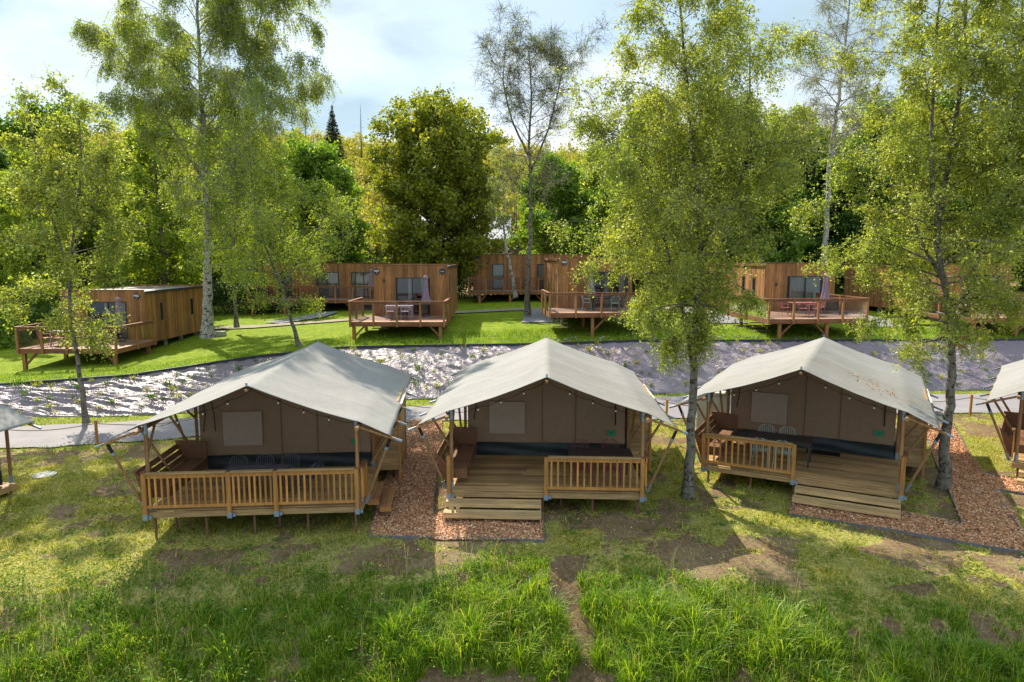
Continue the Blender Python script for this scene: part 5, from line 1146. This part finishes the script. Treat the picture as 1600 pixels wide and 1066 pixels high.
for i, (u, y, s) in enumerate(HP):
    clone(B9, u, y, s, i * 1.3, 'pale spring tree on the hill ' + ['at the left flank of the maple crown top', 'hidden behind the maple crown top', 'above the rounded green tree', 'below the pointed spruce', 'between rounded green tree and maple, low on the hill', 'just right of the rounded green tree', 'behind the slim airy tree', 'behind the upper stem of the sparse birch', 'left of the sparse birch stem', 'right of the sparse birch stem'][i], M['hill_leaf'], 'pale trees on the hillside', name='hill_tree')
# ---------------------------------------------------------------- houses behind
x, y, z = at(712, 76); W_ = 11.5
bh = empty('brick_house', (x - W_ / 2, y, z), 0, 'pinkish brick house with pale roof behind the maple tree', 'house')
MB().box(0, W_, 0, 8, 0, 4.75).build('wall', M['brick'], bh); MB().add([(-.4, -.4, 4.72), (W_ + .4, -.4, 4.72), (W_ + .4, 4, 7.6), (-.4, 4, 7.6), (-.4, -.4, 4.6), (W_ + .4, -.4, 4.6), (W_ + .4, 4, 7.45), (-.4, 4, 7.45), (W_ + .4, 8.4, 4.72), (-.4, 8.4, 4.72)], [(0,1,2,3),(5,4,7,6),(0,4,5,1),(3,2,8,9),(1,5,6,2),(0,3,7,4)]).build('roof', M['slate'], bh)
MB().box(-.42, W_ + .42, -.5, -.402, 4.52, 4.68).build('gutter', M['dark'], bh); MB().tube([(.2, -.08, 0), (.2, -.08, 4.6)], .06, 8).build('downpipe', M['dark'], bh); MB().tube([(6.3, -.08, 0), (6.3, -.08, 4.6)], .05, 8).build('downpipe', M['white'], bh)
wn = MB().box(8.1, 9.3, -.06, .02, 2.6, 3.4).build('window_frame', M['dark'], bh); MB().box(8.18, 9.22, -.07, -.062, 2.68, 3.32).build('pane', M['glass'], wn)
MB().tube([(3.3, -.02, 3.0), (3.3, -.12, 3.0)], .25, 16).build('round_vent', M['dark'], bh)
x, y, z = at(893, 86); rh = empty('red_house', (x - 4, y, z), 0, 'red walled house glimpsed right of the slim tree trunk', 'house')
MB().box(0, 6.5, 0, 6, 0, 6.2).build('wall', M['redwall'], rh); MB().add([(-.3, -.3, 6.15), (6.8, -.3, 6.15), (6.8, 3, 8.2), (-.3, 3, 8.2), (6.8, 6.3, 6.15), (-.3, 6.3, 6.15)], [(0,1,2,3),(3,2,4,5)]).build('roof', M['dark'], rh)
# ---------------------------------------------------------------- rope fence along the path, small things
fp = []
def fence(pts, label, nm='rope_fence'):
    r = empty(nm, (pts[0][0], pts[0][1], h(*pts[0])), 0, label, 'rope fence', 'rope fences along the path'); o = Vector(r.location); tops = []
    for (x, y) in pts:
        z = h(x, y); MB().tube([(x - o.x, y - o.y, z - o.z - .2), (x - o.x + .01, y - o.y, z - o.z + .88)], .05, 9).build('fence_post', M['pine_z'], r); tops.append(Vector((x - o.x, y - o.y, z - o.z + .76)))
    m = MB()
    for a, b in zip(tops[:-1], tops[1:]): m.tube([a.lerp(b, t) - Vector((0, 0, .16 * math.sin(math.pi * t))) for t in np.linspace(0, 1, 9)], .014, 5)
    m.build('rope', M['rope'], r); return r
fence([(-20, 21.9), (-17.5, 22.3), (-14.35, 23.0), (-11.0, 24.0), (-8.2, 24.9)], 'rope fence with wooden posts along the left part of the path, behind the first tent')
fence([(-4.2, 26.0), (-1.2, 26.1)], 'short rope fence between the first tent and the middle tent, at the path', )
fence([(3.9, 26.3), (6.1, 26.4), (8.4, 26.5)], 'rope fence beside the path between the middle tent and the third tent')
fence([(15.5, 27.1), (18.7, 27.3), (21.3, 27.8), (24.5, 28.2)], 'rope fence beside the path on the right, behind the tree with the sign')
# white cabinet behind the third tent
p = PZ(1112, 690, 0); cb = empty('utility_cabinet', (p.x, 22.6 + .9, 0), R(-20), 'pale utility cabinet standing left behind the third tent', 'cabinet')
MB().box(-.55, .5, 0, .5, 0, 1.75).build('body', M['offwhite'], cb, bevel=.02); m = MB(); m.box(-.52, -.03, -.02, -.002, .08, 1.66); m.box(-.01, .47, -.02, -.002, .08, 1.66); m.build('door', M['offwhite'], cb, bevel=.006)
# sign and bird box on the right tree
ty = PG(1472, 764).y; p = PY(1502, 536, ty - .02); sg = empty('round_sign', p, R(28), 'small round red sign with white bar fixed on the right hand birch trunk', 'sign')
MB().tube([(0, 0, 0), (0, -.025, 0)], .165, 28).build('disc', M['red'], sg); MB().box(-.115, .115, -.032, -.028, -.035, .035).build('white_bar', M['white'], sg)
MB().tube([(0, 0, 0), (-.02, .14, 0)], .02, 6).build('bracket', M['dark'], sg)
p = PY(1470, 650, ty + .12); bb = empty('bird_box', p + Vector((-.1, 0, -.1)), 0, 'small grey nesting box on the left side of the right hand birch trunk', 'bird box')
MB().box(-.11, .11, -.1, .1, -.1, .16).build('box_body', M['offwhite'], bb, bevel=.01); MB().add([(-.14, -.14, .165), (.14, -.14, .165), (.14, .12, .21), (-.14, .12, .21)], [(0,1,2,3)]).build('box_roof', M['dark'], bb).modifiers.new('s', 'SOLIDIFY').thickness = .02
for (u, v, lb) in ((342, 503, 'pale concrete block on the lawn beside the white birch trunk'),):
    q = PY(u, v, 41.5); b_ = MB().box(-.35, .35, -.2, .2, -.1, .32).build('concrete_block', M['concrete'], None, bevel=.02); b_.location = (q.x, q.y, h(q.x, q.y)); tag(b_, lb, 'block')
mh = MB().tube([(0, 0, -.02), (0, 0, .03)], .32, 20).build('manhole_cover', M['concrete'], None); q = PG(70, 744); mh.location = (q.x, q.y, h(q.x, q.y) + .02); tag(mh, 'pale flat slab cover in the grass left of the first tent', 'cover')
# shrubs planted through the weed fabric
protos = []
for k in range(4):
    rg = np.random.default_rng(900 + k); r = empty('slope_shrub', (0, 0, 0), 0, 'young shrub planted in a hole of the plastic covered slope', 'shrub', 'young shrubs planted through the plastic slope'); n = (60, 90, 140, 50)[k]
    q = rg.normal(size=(n, 3)) * np.array([.09, .09, .07]) * (1, 1.15, 1.6, .9)[k]; q[:, 2] = np.abs(q[:, 2]) * 1.3 + .03
    scatter_quads(q, .065, M[('weed', 'short_grass', 'weed', 'short_grass')[k]], 'foliage', r, flat=1, asp=.6, rg=rg); m = MB()
    for i in range(4): a = i * 1.7; m.tube([(0, 0, -.06), (.07 * math.cos(a), .07 * math.sin(a), .14)], [.008, .004], 4)
    m.build('stem', M['dark_bark'], r); protos.append([r, False])
rg = np.random.default_rng(12); cnt = 0
for i in range(4000):
    if cnt >= 235: break
    x = rg.uniform(-21, 24); y0, y1 = float(fb_y(x)), float(ft_y(x)); t = rg.uniform(.06, .97); yy = y0 + (y1 - y0) * t
    if fp and min((x - a) ** 2 + (yy - b) ** 2 for a, b in fp) < .42 ** 2: continue
    if rg.random() > (1.0 if x < 3 else .7): continue
    fp.append((x, yy)); k = int(rg.choice(4, p=[.4, .2, .12, .28])); pr = protos[k]
    if not pr[1]: c = pr[0]; pr[1] = True
    else: c = copy_tree(pr[0])
    c.location = (x, yy, float(H(np.array([x]), np.array([yy]), False)[0]) + .09); c.rotation_euler = (0, 0, rg.uniform(0, 6.28)); s = rg.uniform(.55, 1.25); c.scale = (s, s, s * rg.uniform(.8, 1.3)); cnt += 1
# stones under the decks at the top of the slope
rg = np.random.default_rng(31); m = MB()
for i in range(90):
    x = rg.uniform(1.5, 24); yy = float(ft_y(x)) + rg.uniform(.2, 1.1); m.ball((x, yy, h(x, yy) + .03), rg.uniform(.04, .11), 6, .7)
tag(m.build('edge_stones', M['stone']), 'loose pale stones along the top edge of the slope under the right decks', 'stones', kind='stuff')
